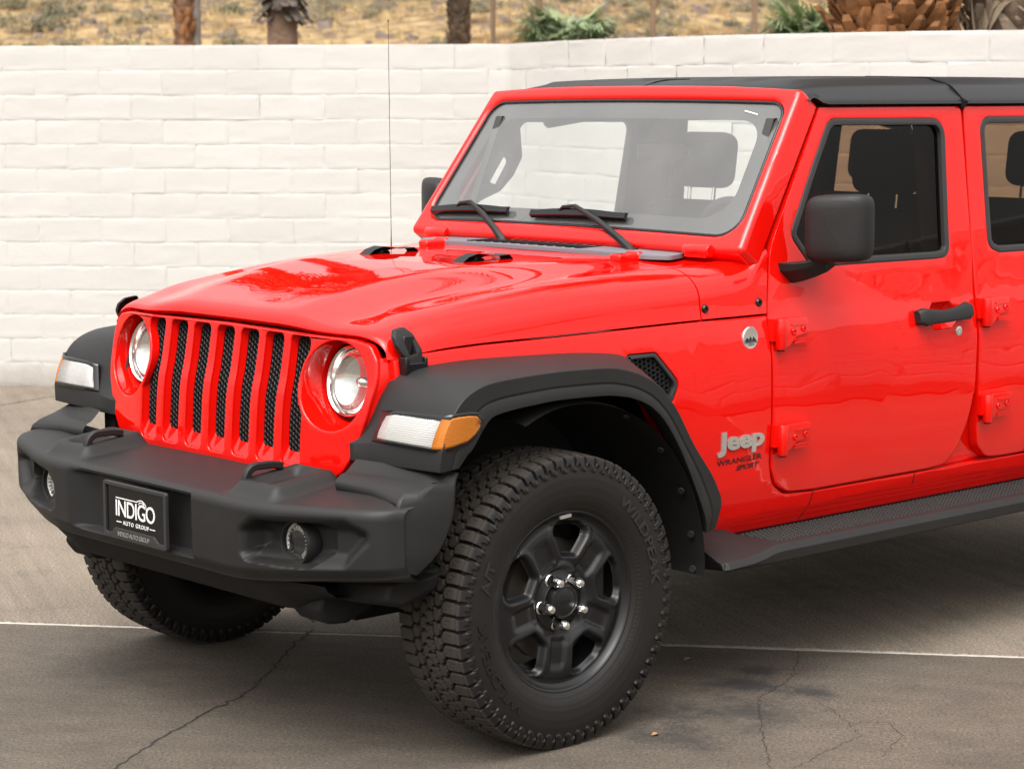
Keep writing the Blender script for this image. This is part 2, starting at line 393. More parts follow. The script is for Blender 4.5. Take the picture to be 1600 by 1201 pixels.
# ---- flank panels
def zl(x): return float(pchip(x, HX, HC['zl']))
for s in (-1, 1):
    out = [(x, zl(x)-.006) for x in np.linspace(-.390, .60, 12)]+[(.66, 1.0955, 0), (.921, 1.096, .004),
           (.918, .70), (.918, .66, .03), (.937, .592, .06), (1.00, .553, .08), (1.12, .5465), (1.70, .5465), (2.60, .5465),
           (2.66, .60, .05), (2.72, .60), (2.66, .452), (.60, .452), (.56, .53), (.53, .64), (.485, .76), (.42, .875), (.335, .965),
           (.22, 1.004), (.05, 1.012), (-.2, 1.010), (-.34, .98), (-.37, .93), (-.390, .93)]
    vent = rpoly([(.345, .995, .005), (.36, 1.022, .01), (.463, 1.022, .02), (.545, .928, .03), (.517, .872, .012), (.47, .90, .01)], 3)
    plate('fender', rpoly(out, 5), [vent] if True else [], side(s), RED, CAR, .03, .004, 2, CX, CZ, flipn=(s > 0))
    # honeycomb vent behind the fender opening
    fv = plate('fender_vent', offset_loop(vent, .002), [offset_loop(vent, .014)], side(s, -.001), SEAL, CAR, .02, .003, 2, CX, CZ, flipn=(s > 0))
    mb = MB(); fnn = side(s, -.012)
    for i in range(14):
        for j in range(14):
            cx = .35+i*.0155; cz = .875+j*.0135+(i % 2)*.00675
            hx = [(cx+.0088*math.cos(k*math.pi/3), cz+.0088*math.sin(k*math.pi/3)) for k in range(6)]
            hi = [(cx+.0066*math.cos(k*math.pi/3), cz+.0066*math.sin(k*math.pi/3)) for k in range(6)]
            V = [fnn(*q, 0) for q in hx]+[fnn(*q, 0) for q in hi]+[fnn(*q, -.012) for q in hi]
            mb.add(V, [(k, (k+1) % 6, 6+(k+1) % 6, 6+k) for k in range(6)]+[(6+k, 6+(k+1) % 6, 12+(k+1) % 6, 12+k) for k in range(6)])
    # keep cells inside the vent
    vb = bmesh.new(); me = D.meshes.new('vent_mesh'); me.from_pydata(mb.V, [], mb.F); vb.from_mesh(me)
    vo = offset_loop(vent, .006)
    def inside(px, pz, l=vo):
        c = False
        for i in range(len(l)):
            (x1, y1), (x2, y2) = l[i-1], l[i]
            if (y1 > pz) != (y2 > pz) and px < (x2-x1)*(pz-y1)/(y2-y1)+x1: c = not c
        return c
    bmesh.ops.delete(vb, geom=[v for v in vb.verts if not inside(v.co.x, v.co.z)], context='VERTS')
    vb.to_mesh(me); vb.free(); finish(me); link('vent_mesh', me, BLK, fv)
    # inner flank that closes the panel gaps
    plate('inner_flank', [(.60, .47), (.60, 1.09), (.93, 1.09), (.96, 1.28), (1.06, 1.22), (3.6, 1.22), (3.6, .47)], [], side(s, -.034), RED, CAR, .02, 0, 1, CX, CZ, flipn=(s > 0))
    plate('pillar_trim', [(1.88, 1.20), (1.885, 1.70), (2.02, 1.70), (2.01, 1.20)], [], side(s, -.034), RED, CAR, .02, 0, 1, CX, CZ, flipn=(s > 0))
    for nm, q in (('pillar_cover', [(1.775, 1.20), (1.785, 1.675), (2.025, 1.675), (2.02, 1.20)]), ('rail_cover', [(1.20, 1.655), (1.20, 1.71), (2.95, 1.71), (2.95, 1.655)]), ('door_card', [(.98, .56), (.98, 1.225), (2.88, 1.225), (2.88, .56)])):
        plate(nm, q, [], side(s, -.060), DASH, CAR, .015, 0, 1, CX, CZ, flipn=(s > 0))
    # doors
    fo = rpoly([(.926, 1.09), (.928, .68), (.930, .64, .03), (.957, .585, .06), (1.02, .5585, .08), (1.14, .5525), (1.70, .5525), (1.785, .556, .06),
                (1.84, .612, .08), (1.886, .705, .1), (1.911, .795, .1), (1.920, .95, .3), (1.925, 1.10, .3), (1.942, 1.23, .4), (1.950, 1.703, .02), (1.246, 1.703, .015), (1.081, 1.455), (.966, 1.288, .2)], 6)
    fwn = rpoly([(1.062, 1.325, .035), (1.140, 1.232, .035), (1.26, 1.226), (1.75, 1.222), (1.822, 1.226, .05), (1.856, 1.664, .055), (1.285, 1.668, .06), (1.185, 1.52)], 7)
    cup = rpoly([(1.672, 1.045, .02), (1.705, 1.083, .015), (1.795, 1.083, .015), (1.83, 1.055, .02), (1.82, 1.018, .02), (1.788, .998, .015), (1.70, .998, .015)], 4)
    ro = rpoly([(1.937, 1.08), (1.929, .85, .3), (1.931, .66), (1.944, .602, .05), (2.00, .5585, .06), (2.08, .5525), (2.50, .5525), (2.57, .60, .05), (2.62, .78, .15), (2.86, 1.0, .1),
                (2.90, 1.10), (2.91, 1.703, .02), (1.962, 1.703, .02)], 6)
    rwn = rpoly([(2.031, 1.245, .05), (2.09, 1.226), (2.80, 1.222, .05), (2.80, 1.664, .05), (2.045, 1.668, .05)], 7)
    cup2 = [(x+.965, z) for x, z in cup]
    for nm, o, wn_, cp, dx, tint in (('front_door', fo, fwn, cup, 0, 0), ('rear_door', ro, rwn, cup2, .965, 1)):
        dr = plate(nm, o, [wn_, cp], side(s), RED, CAR, .032, .004, 2, CX, CZ, flipn=(s > 0))
        ccw = cp if area(cp) > 0 else cp[::-1]; rings = [(0, 0), (.004, -.006), (.012, -.022), (.028, -.030)]
        V = []; n = len(ccw)
        for ins, c in rings:
            V += [side(s)(a, b, c) for a, b in offset_loop(ccw, ins)]
        ctr = (np.mean([q[0] for q in ccw]), np.mean([q[1] for q in ccw])); V.append(side(s)(*ctr, -.031))
        F = [(i*n+k, i*n+(k+1) % n, (i+1)*n+(k+1) % n, (i+1)*n+k) for i in range(3) for k in range(n)]+[(3*n+k, 3*n+(k+1) % n, 4*n) for k in range(n)]
        if s > 0: F = [f[::-1] for f in F]
        mesh('handle_cup', V, F, RED, dr, 60)
        # handle bar
        P = []
        for t in np.linspace(0, 1, 15):
            x = 1.606+dx+.258*t; hz = .020+.011*abs(2*t-1)**2-.012*smooth((t-.93)/.07)-.012*smooth((.05-t)/.05); ht = .010+.004*abs(2*t-1)
            off = .024+.008*math.sin(math.pi*t)-.014*smooth((.05-t)/.05); zc = 1.043+.008*t+.003*math.cos(2*math.pi*t)
            ring = []
            for k in range(16):
                a = 2*math.pi*k/16; ca, sa = math.cos(a), math.sin(a)
                ring.append(side(s)(x, zc+hz*math.copysign(abs(sa)**.55, sa), off+ht*math.copysign(abs(ca)**.55, ca)))
            P.append(ring)
        grid('door_handle', P, BLK, dr, cv=True, caps=True)
        for x in (1.632, 1.832): MB().box(side(s)(x+dx, 1.045, .008), (.03, .04, .03)).build('handle_mount', BLK, dr)
        lk = MB(); c = side(s)(1.822+dx, .988, 0)
        if not tint: lk.lathe([(0.0155, -.004), (.0155, .003), (.013, .0045), (.004, .0045), (.004, .002), (0, .002)], c, (0, s, 0), 24).build('door_lock', SIL, dr)
        # seal ring and pane
        plate('window_seal', offset_loop(wn_, -.001), [offset_loop(wn_, .021)], side(s, .0025), SEAL, dr, .026, .005, 2, CX, CZ, flipn=(s > 0))
        plate('window_pane', offset_loop(wn_, .008), [], side(s, -.014), TGL if s < 0 else CGL, dr, 0.0, 0, 1, CX, CZ, flipn=(s > 0))
        # hinges
        for zc in (1.041, .727):
            hx = .938+dx*1.043; mb = MB()
            mb.lathe([(0.0, -.046), (.016, -.046), (.0175, -.043), (.0175, .041), (.016, .044), (0, .044)], side(s)(hx+.012, zc, .020), (0, 0, 1), 16)
            mb.box(side(s)(hx-.006, zc+.012, .006), (.022, .02, .066))
            hg = mb.build('door_hinge', RED, dr)
            leaf = rpoly([(hx+.024, zc-.045, .004), (hx+.046, zc-.036, .02), (hx+.078, zc-.012, .03), (hx+.135, zc-.004, .012), (hx+.140, zc+.038, .012), (hx+.128, zc+.044, .01), (hx+.024, zc+.044, .004)], 3)
            plate('hinge_leaf', leaf, [], side(s, .022), RED, hg, .022, .004, 2, flipn=(s > 0))
            for q in (.022, -.022, -.030): MB().prism([side(s)(hx+.062, zc+q, .020), side(s)(hx+.13, zc+q+.002, .020), side(s)(hx+.13, zc+q+.007, .020), side(s)(hx+.062, zc+q+.005, .020)], (0, s*.006, 0)).build('hinge_rib', RED, hg)
            for bx, bz in ((.066, .004), (.112, .010)):
                MB().lathe([(.0105, 0), (.0105, .003), (.009, .006), (.0045, .006), (.004, .002), (0, .002)], side(s)(hx+bx, zc+bz, .021), (0, s, 0), 16).build('hinge_bolt', RED, hg)
            MB().lathe([(0, -.050), (.012, -.050), (.012, -.044), (0, -.044)], side(s)(hx+.012, zc, .020), (0, 0, 1), 12).build('hinge_pin', GAP, hg)
    # rear quarter with wheel arch and hardtop side
    arch = [(3.008+.50*math.cos(t), .44+.50*math.sin(t)) for t in np.linspace(.05, math.pi-.35, 14)]
    plate('rear_quarter', [(3.75, .50)]+[(3.75, 1.21), (2.915, 1.21), (2.905, 1.08), (2.87, .99)]+[q for q in arch[::-1] if q[0] < 2.87 and q[1] > .8]+[q for q in arch[::-1] if q[0] >= 2.87 and q[1] > .5], [], side(s), RED, CAR, .03, .004, 2, CX, CZ, flipn=(s > 0))
    qw = rpoly([(3.02, 1.27, .05), (3.62, 1.27, .05), (3.62, 1.65, .05), (3.02, 1.65, .05)], 5)
    hs_ = plate('hardtop_side', rpoly([(2.918, 1.215), (3.74, 1.215), (3.74, 1.712), (2.918, 1.712)]), [qw], side(s), TOP, CAR, .03, .004, 2, CX, CZ, flipn=(s > 0))
    plate('quarter_pane', offset_loop(qw, -.004), [], side(s, -.012), TGL if s < 0 else CGL, hs_, 0, 0, 1, CX, CZ, flipn=(s > 0))
    # body bolts near the cowl
    for x, z in ((.668, 1.131), (.893, 1.136)):
        MB().lathe([(.0125, -.003), (.0125, .002), (.010, .006), (.005, .006), (.005, .002), (0, .002)], (x, s*(Y(x, z)+.001), z), (0, s, 0), 20).build('cowl_bolt', GBK, CAR)

# rocker joint
for s in (-1, 1):
    for pts in ([(1.137, .546), (1.13, .51), (1.104, .462)], [(1.63, .546), (1.63, .512)]):
        MB().tube([side(s)(x, z, -.0005) for x, z in pts], .0022, 6).build('rocker_seam', GAP, CAR)

# ---- rear end and floor
MB().box((3.745, 0, .86), (.05, 1.50, .70)).build('tailgate', RED, CAR)
o = plate('rear_hatch', rpoly([(-.72, 1.22, .04), (.72, 1.22, .04), (.66, 1.72, .04), (-.66, 1.72, .04)]), [rpoly([(-.60, 1.30, .05), (.60, 1.30, .05), (.57, 1.66, .05), (-.57, 1.66, .05)])],
      lambda a, b, c: (3.74-(b-1.22)*.12+c, a, b), TOP, CAR, .03, .005)
plate('rear_pane', rpoly([(-.61, 1.29, .05), (.61, 1.29, .05), (.58, 1.67, .05), (-.58, 1.67, .05)]), [], lambda a, b, c: (3.725-(b-1.22)*.12+c, a, b), CGL, o, 0, 0, 1)
bevel(MB().box((3.86, 0, .60), (.20, 1.7, .20)).build('rear_bumper', BLK, CAR), .03, 3)
mb = MB(); mb.box((2.15, 0, .50), (3.2, 1.40, .08)); mb.box((.25, 0, .78), (.7, 1.0, .5)); mb.box((.62, 0, .80), (.04, 1.42, .72))
for s in (-1, 1): mb.box((1.5, s*.42, .50), (4.2, .09, .14))
mb.build('chassis', DRK, CAR)
mb = MB(); mb.tube([(0, -.72, .40), (0, .72, .40)], .045, 14); mb.lathe([(0, -.11), (.09, -.09), (.13, 0), (.09, .09), (0, .11)], (0, .18, .40), (1, 0, 0), 16)
mb.tube([(3.008, -.72, .40), (3.008, .72, .40)], .045, 14); mb.lathe([(0, -.13), (.1, -.1), (.15, 0), (.1, .1), (0, .13)], (3.008, 0, .40), (1, 0, 0), 16)
mb.tube([(-.14, -.62, .36), (-.14, .62, .38)], .02, 10)
mb.build('axle', DRK, CAR)

# ---- grille
def gx(z): return float(pchip(z, [.66, .70, .76, .88, .94, .985, 1.05, 1.10, 1.13], [-.468, -.490, -.4985, -.4925, -.485, -.474, -.4625, -.4545, -.449]))
def gf(y, z, c): return (gx(z)-c+nose(y), y, z)
half = [(.540, 1.104, .06), (.603, 1.093, .03), (.632, 1.054, .03), (.640, 1.0, .2), (.622, .905, .2), (.588, .814, .2), (.545, .755, .06), (.47, .708, .06), (.34, .693)]
go = rpoly([(y, z, *r) for y, z, *r in half]+[(-y, z, *r) for y, z, *r in half[::-1]]+[(-.3, 1.108), (0, 1.112), (.3, 1.108)], 6)
slots = []
BZ = (.490, .979)
for k in range(-3, 4):
    yc = .1157*k; w = .0432; pts = rpoly([(yc-w+.003, .752, .016), (yc+w-.003, .752, .016), (yc+w, 1.102, .018), (yc-w, 1.102, .018)], 5)
    l = []
    # add points on the sides so that the outer slots can bend round the lamps
    for i in range(len(pts)):
        p, q = pts[i], pts[(i+1) % len(pts)]
        n = max(1, int(math.hypot(q[0]-p[0], q[1]-p[1])/.014))
        for t in range(n): l.append((p[0]+(q[0]-p[0])*t/n, p[1]+(q[1]-p[1])*t/n))
    if abs(k) == 3:
        def push(p):
            sg = 1 if k > 0 else -1; dx = p[0]*sg-BZ[0]; dz = p[1]-BZ[1]
            if dx*dx+dz*dz < .1300**2: return (sg*(BZ[0]-math.sqrt(max(1e-6, .1300**2-dz*dz))), p[1])
            return p
        l = [push(p) for p in l]
    slots.append(l)
bez = [[(sg*BZ[0]+.1185*math.cos(t), BZ[1]+.1185*math.sin(t)) for t in np.linspace(0, 2*math.pi, 49)[:-1]] for sg in (-1, 1)]
gz = [.70+.022*k for k in range(20)]
gr = plate('grille', go, slots+bez, gf, RED, CAR, .02, .0045, 3, [-.62+.05*k for k in range(26)], gz, 40)
# side return of the grille shell
ccw = go if area(go) > 0 else go[::-1]
n = len(ccw); V = []
for ins, c in ((0.0, -.012), (-.004, -.02), (-.012, -.045), (-.014, -.10)):
    V += [gf(a, b, c) for a, b in offset_loop(ccw, ins)]
F = [(i*n+k, (i+1)*n+k, (i+1)*n+(k+1) % n, i*n+(k+1) % n) for i in range(3) for k in range(n) if not (ccw[k][1] > 1.06 and i >= 0)]
mesh('grille_shell', V, F, RED, gr, 40, recalc=True)
for l in slots:
    ccw = l if area(l) > 0 else l[::-1]; zs = [p[1] for p in ccw]; z0, z1 = min(zs), max(zs); yc = (min(p[0] for p in ccw)+max(p[0] for p in ccw))/2
    def inn(p, t):
        z = p[1]; zz = z0+.036*t+(z-z0)*((z1-z0-.042*t)/(z1-z0)); return (yc+(p[0]-yc)*(1-.09*t), zz)
    V = []; n = len(ccw)
    for t, c in ((0, -.010), (.35, -.016), (1, -.026)): V += [gf(*inn(p, t), c) for p in ccw]
    F = [(i*n+k, (i+1)*n+k, (i+1)*n+(k+1) % n, i*n+(k+1) % n) for i in range(2) for k in range(n)]
    so_ = mesh('grille_slot', V, F, RED, gr, 50)
    inner = [inn(p, 1) for p in ccw]; mb = MB(); r_ = .0082
    for i in range(-4, 5):
        for j in range(0, 30):
            cy = yc+i*.0128; cz = z0+.036+j*.0148+(i % 2)*.0074
            if not inside(cy, cz, offset_loop(inner, -.006)): continue
            A = [(cy+r_*1.02*math.cos(q*math.pi/3), cz+r_*1.02*math.sin(q*math.pi/3)) for q in range(6)]
            B = [(cy+r_*.74*math.cos(q*math.pi/3), cz+r_*.74*math.sin(q*math.pi/3)) for q in range(6)]
            mb.add([gf(*q, -.0285) for q in A]+[gf(*q, -.026) for q in B]+[gf(*q, -.043) for q in B],
                   [(q, (q+1) % 6, 6+(q+1) % 6, 6+q) for q in range(6)]+[(6+q, 6+(q+1) % 6, 12+(q+1) % 6, 12+q) for q in range(6)])
    mb.build('grille_mesh', BLK, so_, 20)
mb = MB(); mb.box((-.40, 0, .92), (.03, .76, .40)); mb.build('radiator', GAP, CAR)
mb = MB(); mb.box((-.392, 0, 1.098), (.02, 1.10, .022)); mb.build('core_support', RED, CAR)
# ---- headlights
for s in (-1, 1):
    gyc = s*BZ[0]; N = 56; V = []
    def cp(r, dep, yc=None, zc=None, tilt=1):
        yc = gyc if yc is None else yc; zc = BZ[1] if zc is None else zc; res = []
        for k in range(N):
            t = 2*math.pi*k/N; y = yc+r*math.cos(t); z = zc+r*math.sin(t)
            f = gx(z)+nose(y); flat = gx(BZ[1])+nose(BZ[0])+(z-BZ[1])*.18
            res.append((f*tilt+flat*(1-tilt)+dep, y, z))
        return res
    rings = [cp(.1180, .006), cp(.1170, .011), cp(.1145, .020, zc=BZ[1]+.001, tilt=.8), cp(.1105, .044, zc=BZ[1]+.003, tilt=.4), cp(.1055, .066, zc=BZ[1]+.005, tilt=0.1), cp(.1045, .095, zc=BZ[1]+.006, tilt=0)]
    V = [p for r_ in rings for p in r_]; F = [(i*N+k, i*N+(k+1) % N, (i+1)*N+(k+1) % N, (i+1)*N+k) for i in range(len(rings)-1) for k in range(N)]
    hb = mesh('headlight', V, [f[::-1] for f in F], RED, CAR, 50)
    o = Vector((-.388, gyc, BZ[1]+.007)); ax = Vector((-1, 0, .16)).normalized()
    MB().lathe([(.1045, -.02), (.1045, .002), (.100, .007), (.097, .002), (.097, -.02)], o, ax, 56, (0, 1, 0)).build('gasket', GBK, hb)
    MB().lathe([(.0975, -.01), (.0975, .010), (.094, .015), (.089, .011), (.086, -.004), (.086, -.02)], o, ax, 56, (0, 1, 0)).build('chrome_ring', CHR, hb)
    MB().lathe([(.0858, -.004), (.083, -.009), (.070, -.018), (.05, -.026), (.03, -.031), (.012, -.033), (0, -.033)], o, ax, 56, (0, 1, 0)).build('reflector', CHR, hb)
    MB().lathe([(.013, -.034), (.012, -.020), (.008, -.016), (0, -.015)], o, ax, 28, (0, 1, 0)).build('bulb_shield', CHR, hb)
    MB().lathe([(.0885, .004), (.075, .010), (.05, .017), (.025, .020), (0, .021)], o, ax, 48, (0, 1, 0)).build('lens', CGL, hb)

# ---- front fender flares
FI = [(.560, .800, .540), (.583, .803, .60), (.556, .812, .675), (.475, .812, .785), (.398, .802, .905), (.372, .785, .985), (.355, .758, 1.020), (.30, .745, 1.031), (.133, .722, 1.042),
      (-.132, .700, 1.045), (-.30, .680, 1.036), (-.375, .672, 1.020), (-.420, .672, .965), (-.445, .670, .905), (-.460, .640, .862), (-.470, .594, .838)]
FC = [(.560, .930, .530), (.575, .937, .60), (.547, .937, .665), (.461, .937, .776), (.383, .937, .892), (.307, .937, .962), (.213, .937, 1.002), (.123, .937, 1.019), (-.053, .937, 1.024),
      (-.20, .937, 1.020), (-.289, .937, 1.014), (-.339, .937, 1.002), (-.387, .937, .977), (-.419, .937, .939), (-.442, .937, .890), (-.458, .936, .852)]
FA = [(.520, .930, .519), (.503, .940, .569), (.461, .940, .66), (.390, .940, .788), (.322, .940, .872), (.265, .940, .910), (.190, .940, .934), (.10, .940, .945), (-.053, .940, .948),
      (-.15, .940, .943), (-.225, .940, .937), (-.285, .940, .927), (-.318, .940, .900), (-.338, .940, .874), (-.356, .939, .850), (-.372, .937, .836)]
def res(Pk, n):
    Pk = np.array(Pk); k = np.arange(len(Pk)); q = np.linspace(0, len(Pk)-1, n)
    return np.stack([pchip(q, k, Pk[:, i]) for i in range(3)], 1)
def flare_grid(s, fi, fc, fa, lips):
    I, Cc, A = res(fi, 61), res(fc, 61), res(fa, 61); rows = []
    for p, c, a in zip(I, Cc, A):
        row = [p+np.array([.02, -.09, -.004])]
        for t in (0, .2, .4, .6, .8, .93): row.append(p+(c-p)*t+np.array([0, 0, .006*math.sin(math.pi*t)]))
        row += [c, c+(a-c)*.30, c+(a-c)*.52, c+(a-c)*.56+np.array([0, -.004, 0]), c+(a-c)*.62+np.array([0, -.001, 0]), c+(a-c)*.9, a, a+np.array([0, -.018, 0])+(c-a)*.10, a+np.array([0, -.05, 0])+(c-a)*.12]
        rows.append(row)
    for p, c, a in lips:
        p, c, a = map(np.array, (p, c, a)); row = [p+np.array([.02, -.09, 0])]
        for t in (0, .2, .4, .6, .8, .93): row.append(p+(c-p)*t)
        row += [c, c+(a-c)*.30, c+(a-c)*.52, c+(a-c)*.56, c+(a-c)*.62, c+(a-c)*.9, a, a+np.array([0, -.018, 0])+(c-a)*.10, a+np.array([0, -.05, 0])+(c-a)*.12]
        rows.append(row)
    P = np.array(rows); P[..., 1] *= s
    return P
LIPS = [((-.470, .590, .792), (-.459, .932, .800), (-.396, .934, .806)), ((-.435, .600, .786), (-.425, .905, .792), (-.385, .905, .797))]
for s in (-1, 1):
    fl = bevel(grid('fender_flare', flare_grid(s, FI, FC, FA, LIPS), BLK, CAR, flip=(s < 0), angle=42), .007, 2, 42)
    # turn signal in the front face, amber side marker wrapping round the corner
    cols_w = [((-.469, .690, .862), (-.4545, .712, .922)), ((-.4705, .74, .8615), (-.4535, .745, .9285)), ((-.4705, .83, .8615), (-.4475, .83, .931)), ((-.4665, .905, .861), (-.4375, .914, .932))]
    cols_a = [((-.4665, .905, .859), (-.4375, .914, .934)), ((-.456, .934, .860), (-.425, .939, .936)), ((-.425, .9435, .865), (-.405, .9435, .938)), ((-.375, .9435, .874), (-.37, .9435, .938)), ((-.350, .9435, .890), (-.345, .9435, .935)), ((-.334, .9435, .910), (-.331, .9435, .920))]
    def lens(name, cols, m, par, push=.004, grow=0.):
        P = []
        for lo, hi in cols:
            lo, hi = np.array(lo), np.array(hi); d = (hi-lo); lo2 = lo-d*grow; hi2 = hi+d*grow
            P.append([lo2+d*0+np.array([.010, 0, 0])*0]+[lo2+(hi2-lo2)*t+np.array([-push*math.sin(math.pi*t), 0, 0]) for t in (.08, .3, .5, .7, .92)]+[hi2])
        P = np.array(P); P[..., 1] *= s
        o = grid(name, P, m, par, flip=(s > 0), angle=50); solid(o, .008, -1); return o
    wl = lens('turn_signal', cols_w, WLENS, fl)
    al = lens('side_marker', cols_a, ALENS, fl)
    sur = [((-.4655, .664, .852), (-.4505, .690, .934))]+[((a[0]+.002, a[1], a[2]-.009), (b[0]+.002, b[1], b[2]+.010)) for a, b in cols_w[1:]+cols_a[1:-1]]+[((-.322, .941, .905), (-.320, .941, .926))]
    lens('lamp_surround', [((a[0], min(a[1], .9412), a[2]), (b[0], min(b[1], .9412), b[2])) for a, b in sur], GBK, fl, .0)
    # rear flare
    th = np.linspace(-.25, math.pi+.25, 24)
    I = [(3.03+.62*math.cos(t), .79, .40+.60*max(math.sin(t), -.1)) for t in th]; Cc = [(3.03+.60*math.cos(t), .937, .40+.58*max(math.sin(t), -.1)) for t in th]; A = [(3.03+.52*math.cos(t), .94, .40+.50*max(math.sin(t), -.1)) for t in th]
    bevel(grid('fender_flare', flare_grid(s, I, Cc, A, []), BLK, CAR, flip=(s < 0), angle=42), .007, 2, 42)
    # inner liners
    for x0 in (0, 3.03):
        rows = []
        for t in np.linspace(-.12 if x0 == 0 else -.3, 1.98 if x0 == 0 else math.pi+.05, 30):
            rr = .505-.03*math.cos(t)*0; rz = .51
            e = max(math.sin(t), 0)**.8
            cxx = x0+.02+(.50 if math.cos(t) > 0 else .46)*math.cos(t)
            rows.append([(cxx, s*y, .42+(.51+q)*(math.sin(t) if math.sin(t) > 0 else .4*math.sin(t))) for y, q in ((.925, 0.0), (.90, .006), (.86, .008), (.80, .012), (.74, .0), (.70, -.015), (.62, -.02), (.46, -.03), (.44, -.06))])
        P = np.array(rows)
        ln = grid('wheel_liner', P, DRK, CAR, flip=(s > 0), angle=60)
        if x0 == 0:
            for t in (-.02, .18, .45, .75, 1.1, 1.5, 1.9):
                c = (.50*math.cos(t)*.985+.02, s*.885, .42+.507*math.sin(t))
                MB().lathe([(.011, 0), (.010, .004), (.004, .005), (0, .003)], c, (-math.cos(t), s*.25, -math.sin(t)), 12).build('liner_clip', RUB, ln)
    MB().box((.30, s*.42, .68), (1.3, .04, .72)).build('inner_fender', DRK, CAR)

# ---- front bumper: a sheet over (y, profile) with pockets pushed in
def rp_sd(y, z, l):
    """signed distance to a polygon, negative inside"""
    d = 1e9; c = False
    for i in range(len(l)):
        (x1, y1), (x2, y2) = l[i-1], l[i]; dx, dy = x2-x1, y2-y1
        t = max(0, min(1, ((y-x1)*dx+(z-y1)*dy)/(dx*dx+dy*dy))); d = min(d, math.hypot(y-x1-t*dx, z-y1-t*dy))
        if (y1 > z) != (y2 > z) and y < (x2-x1)*(z-y1)/(y2-y1)+x1: c = not c
    return -d if c else d
BY = [0, .38, .45, .55, .70, .80, .86, .895, .915]
BXF = [-.752, -.752, -.750, -.735, -.696, -.665, -.638, -.606, -.565]
BZT = [.708, .706, .705, .706, .712, .716, .718, .718, .718]
BZB = [.492, .492, .494, .502, .520, .532, .538, .541, .545]
fog_o = rpoly([(.455, .555, .02), (.455, .635, .03), (.505, .674, .03), (.80, .696, .03), (.868, .668, .03), (.868, .63, .03), (.80, .556, .03), (.60, .540, .03)], 4)
fog_i = rpoly([(.475, .550, .02), (.475, .63, .02), (.51, .655, .02), (.72, .668, .02), (.748, .650, .02), (.742, .60, .02), (.69, .552, .02)], 4)
def bumper_pt(y, v):
    """v: 0..1 top (rear to front), 1..2 front face downwards, 2..3 underside"""
    a = abs(y); xf = float(pchip(a, BY, BXF)); zt = float(pchip(a, BY, BZT)); zb = float(pchip(a, BY, BZB)); r = .026
    xr = -.47 if a < .6 else -.47-.0*(a-.6)
    if v <= 1:
        x = xr+(xf+r-xr)*v; z = zt+.030*(1-v)
        m = smooth((.115-abs(a-.462))/.045)*smooth((x+.725)/.05)*smooth((-.475-x)/.03)
        m2 = smooth((.062-abs(a-.455))/.03)*smooth((x+.675)/.03)*smooth((-.50-x)/.03)
        z += .034*m-.026*m2
        return (x, y, z)
    if v <= 2:
        t = v-1; ta = .10; h = zt-zb
        if t < ta:
            q = t/ta*math.pi/2; x = xf+r*(1-math.sin(q)); z = zt-r*(1-math.cos(q))
        else:
            q = (t-ta)/(1-ta); z = zt-r+(zb-(zt-r))*q; x = xf+.004*q+.018*smooth((q-.8)/.2)
        # licence plate recess
        mz = smooth((.694-z)/.02)*smooth((z-.517)/.012)
        if y < 0: my = smooth((.252+y)/.010)
        else: my = smooth((.385-y)/.12)
        x += .040*mz*my
        # fog lamp pocket
        x += .036*smooth(-rp_sd(a, z, fog_o)/.046)+.044*smooth((.004-rp_sd(a, z, fog_i))/.010)
        return (x, y, z)
    q = v-2; return (xf+.022+(-.44-xf-.022)*q, y, zb-.012*math.sin(q*math.pi)-.004)
ys_ = sorted(set([round(q, 4) for q in list(np.linspace(-.915, .915, 300))+[-.252, -.246, -.242]]))
vs_ = list(np.linspace(0, 1, 24))[:-1]+list(np.linspace(1, 1.10, 6))[:-1]+list(np.linspace(1.10, 2, 62))[:-1]+list(np.linspace(2, 3, 6))
P = np.array([[bumper_pt(y, v) for v in vs_] for y in ys_])
bp = grid('front_bumper', P, BLK, CAR, angle=44)
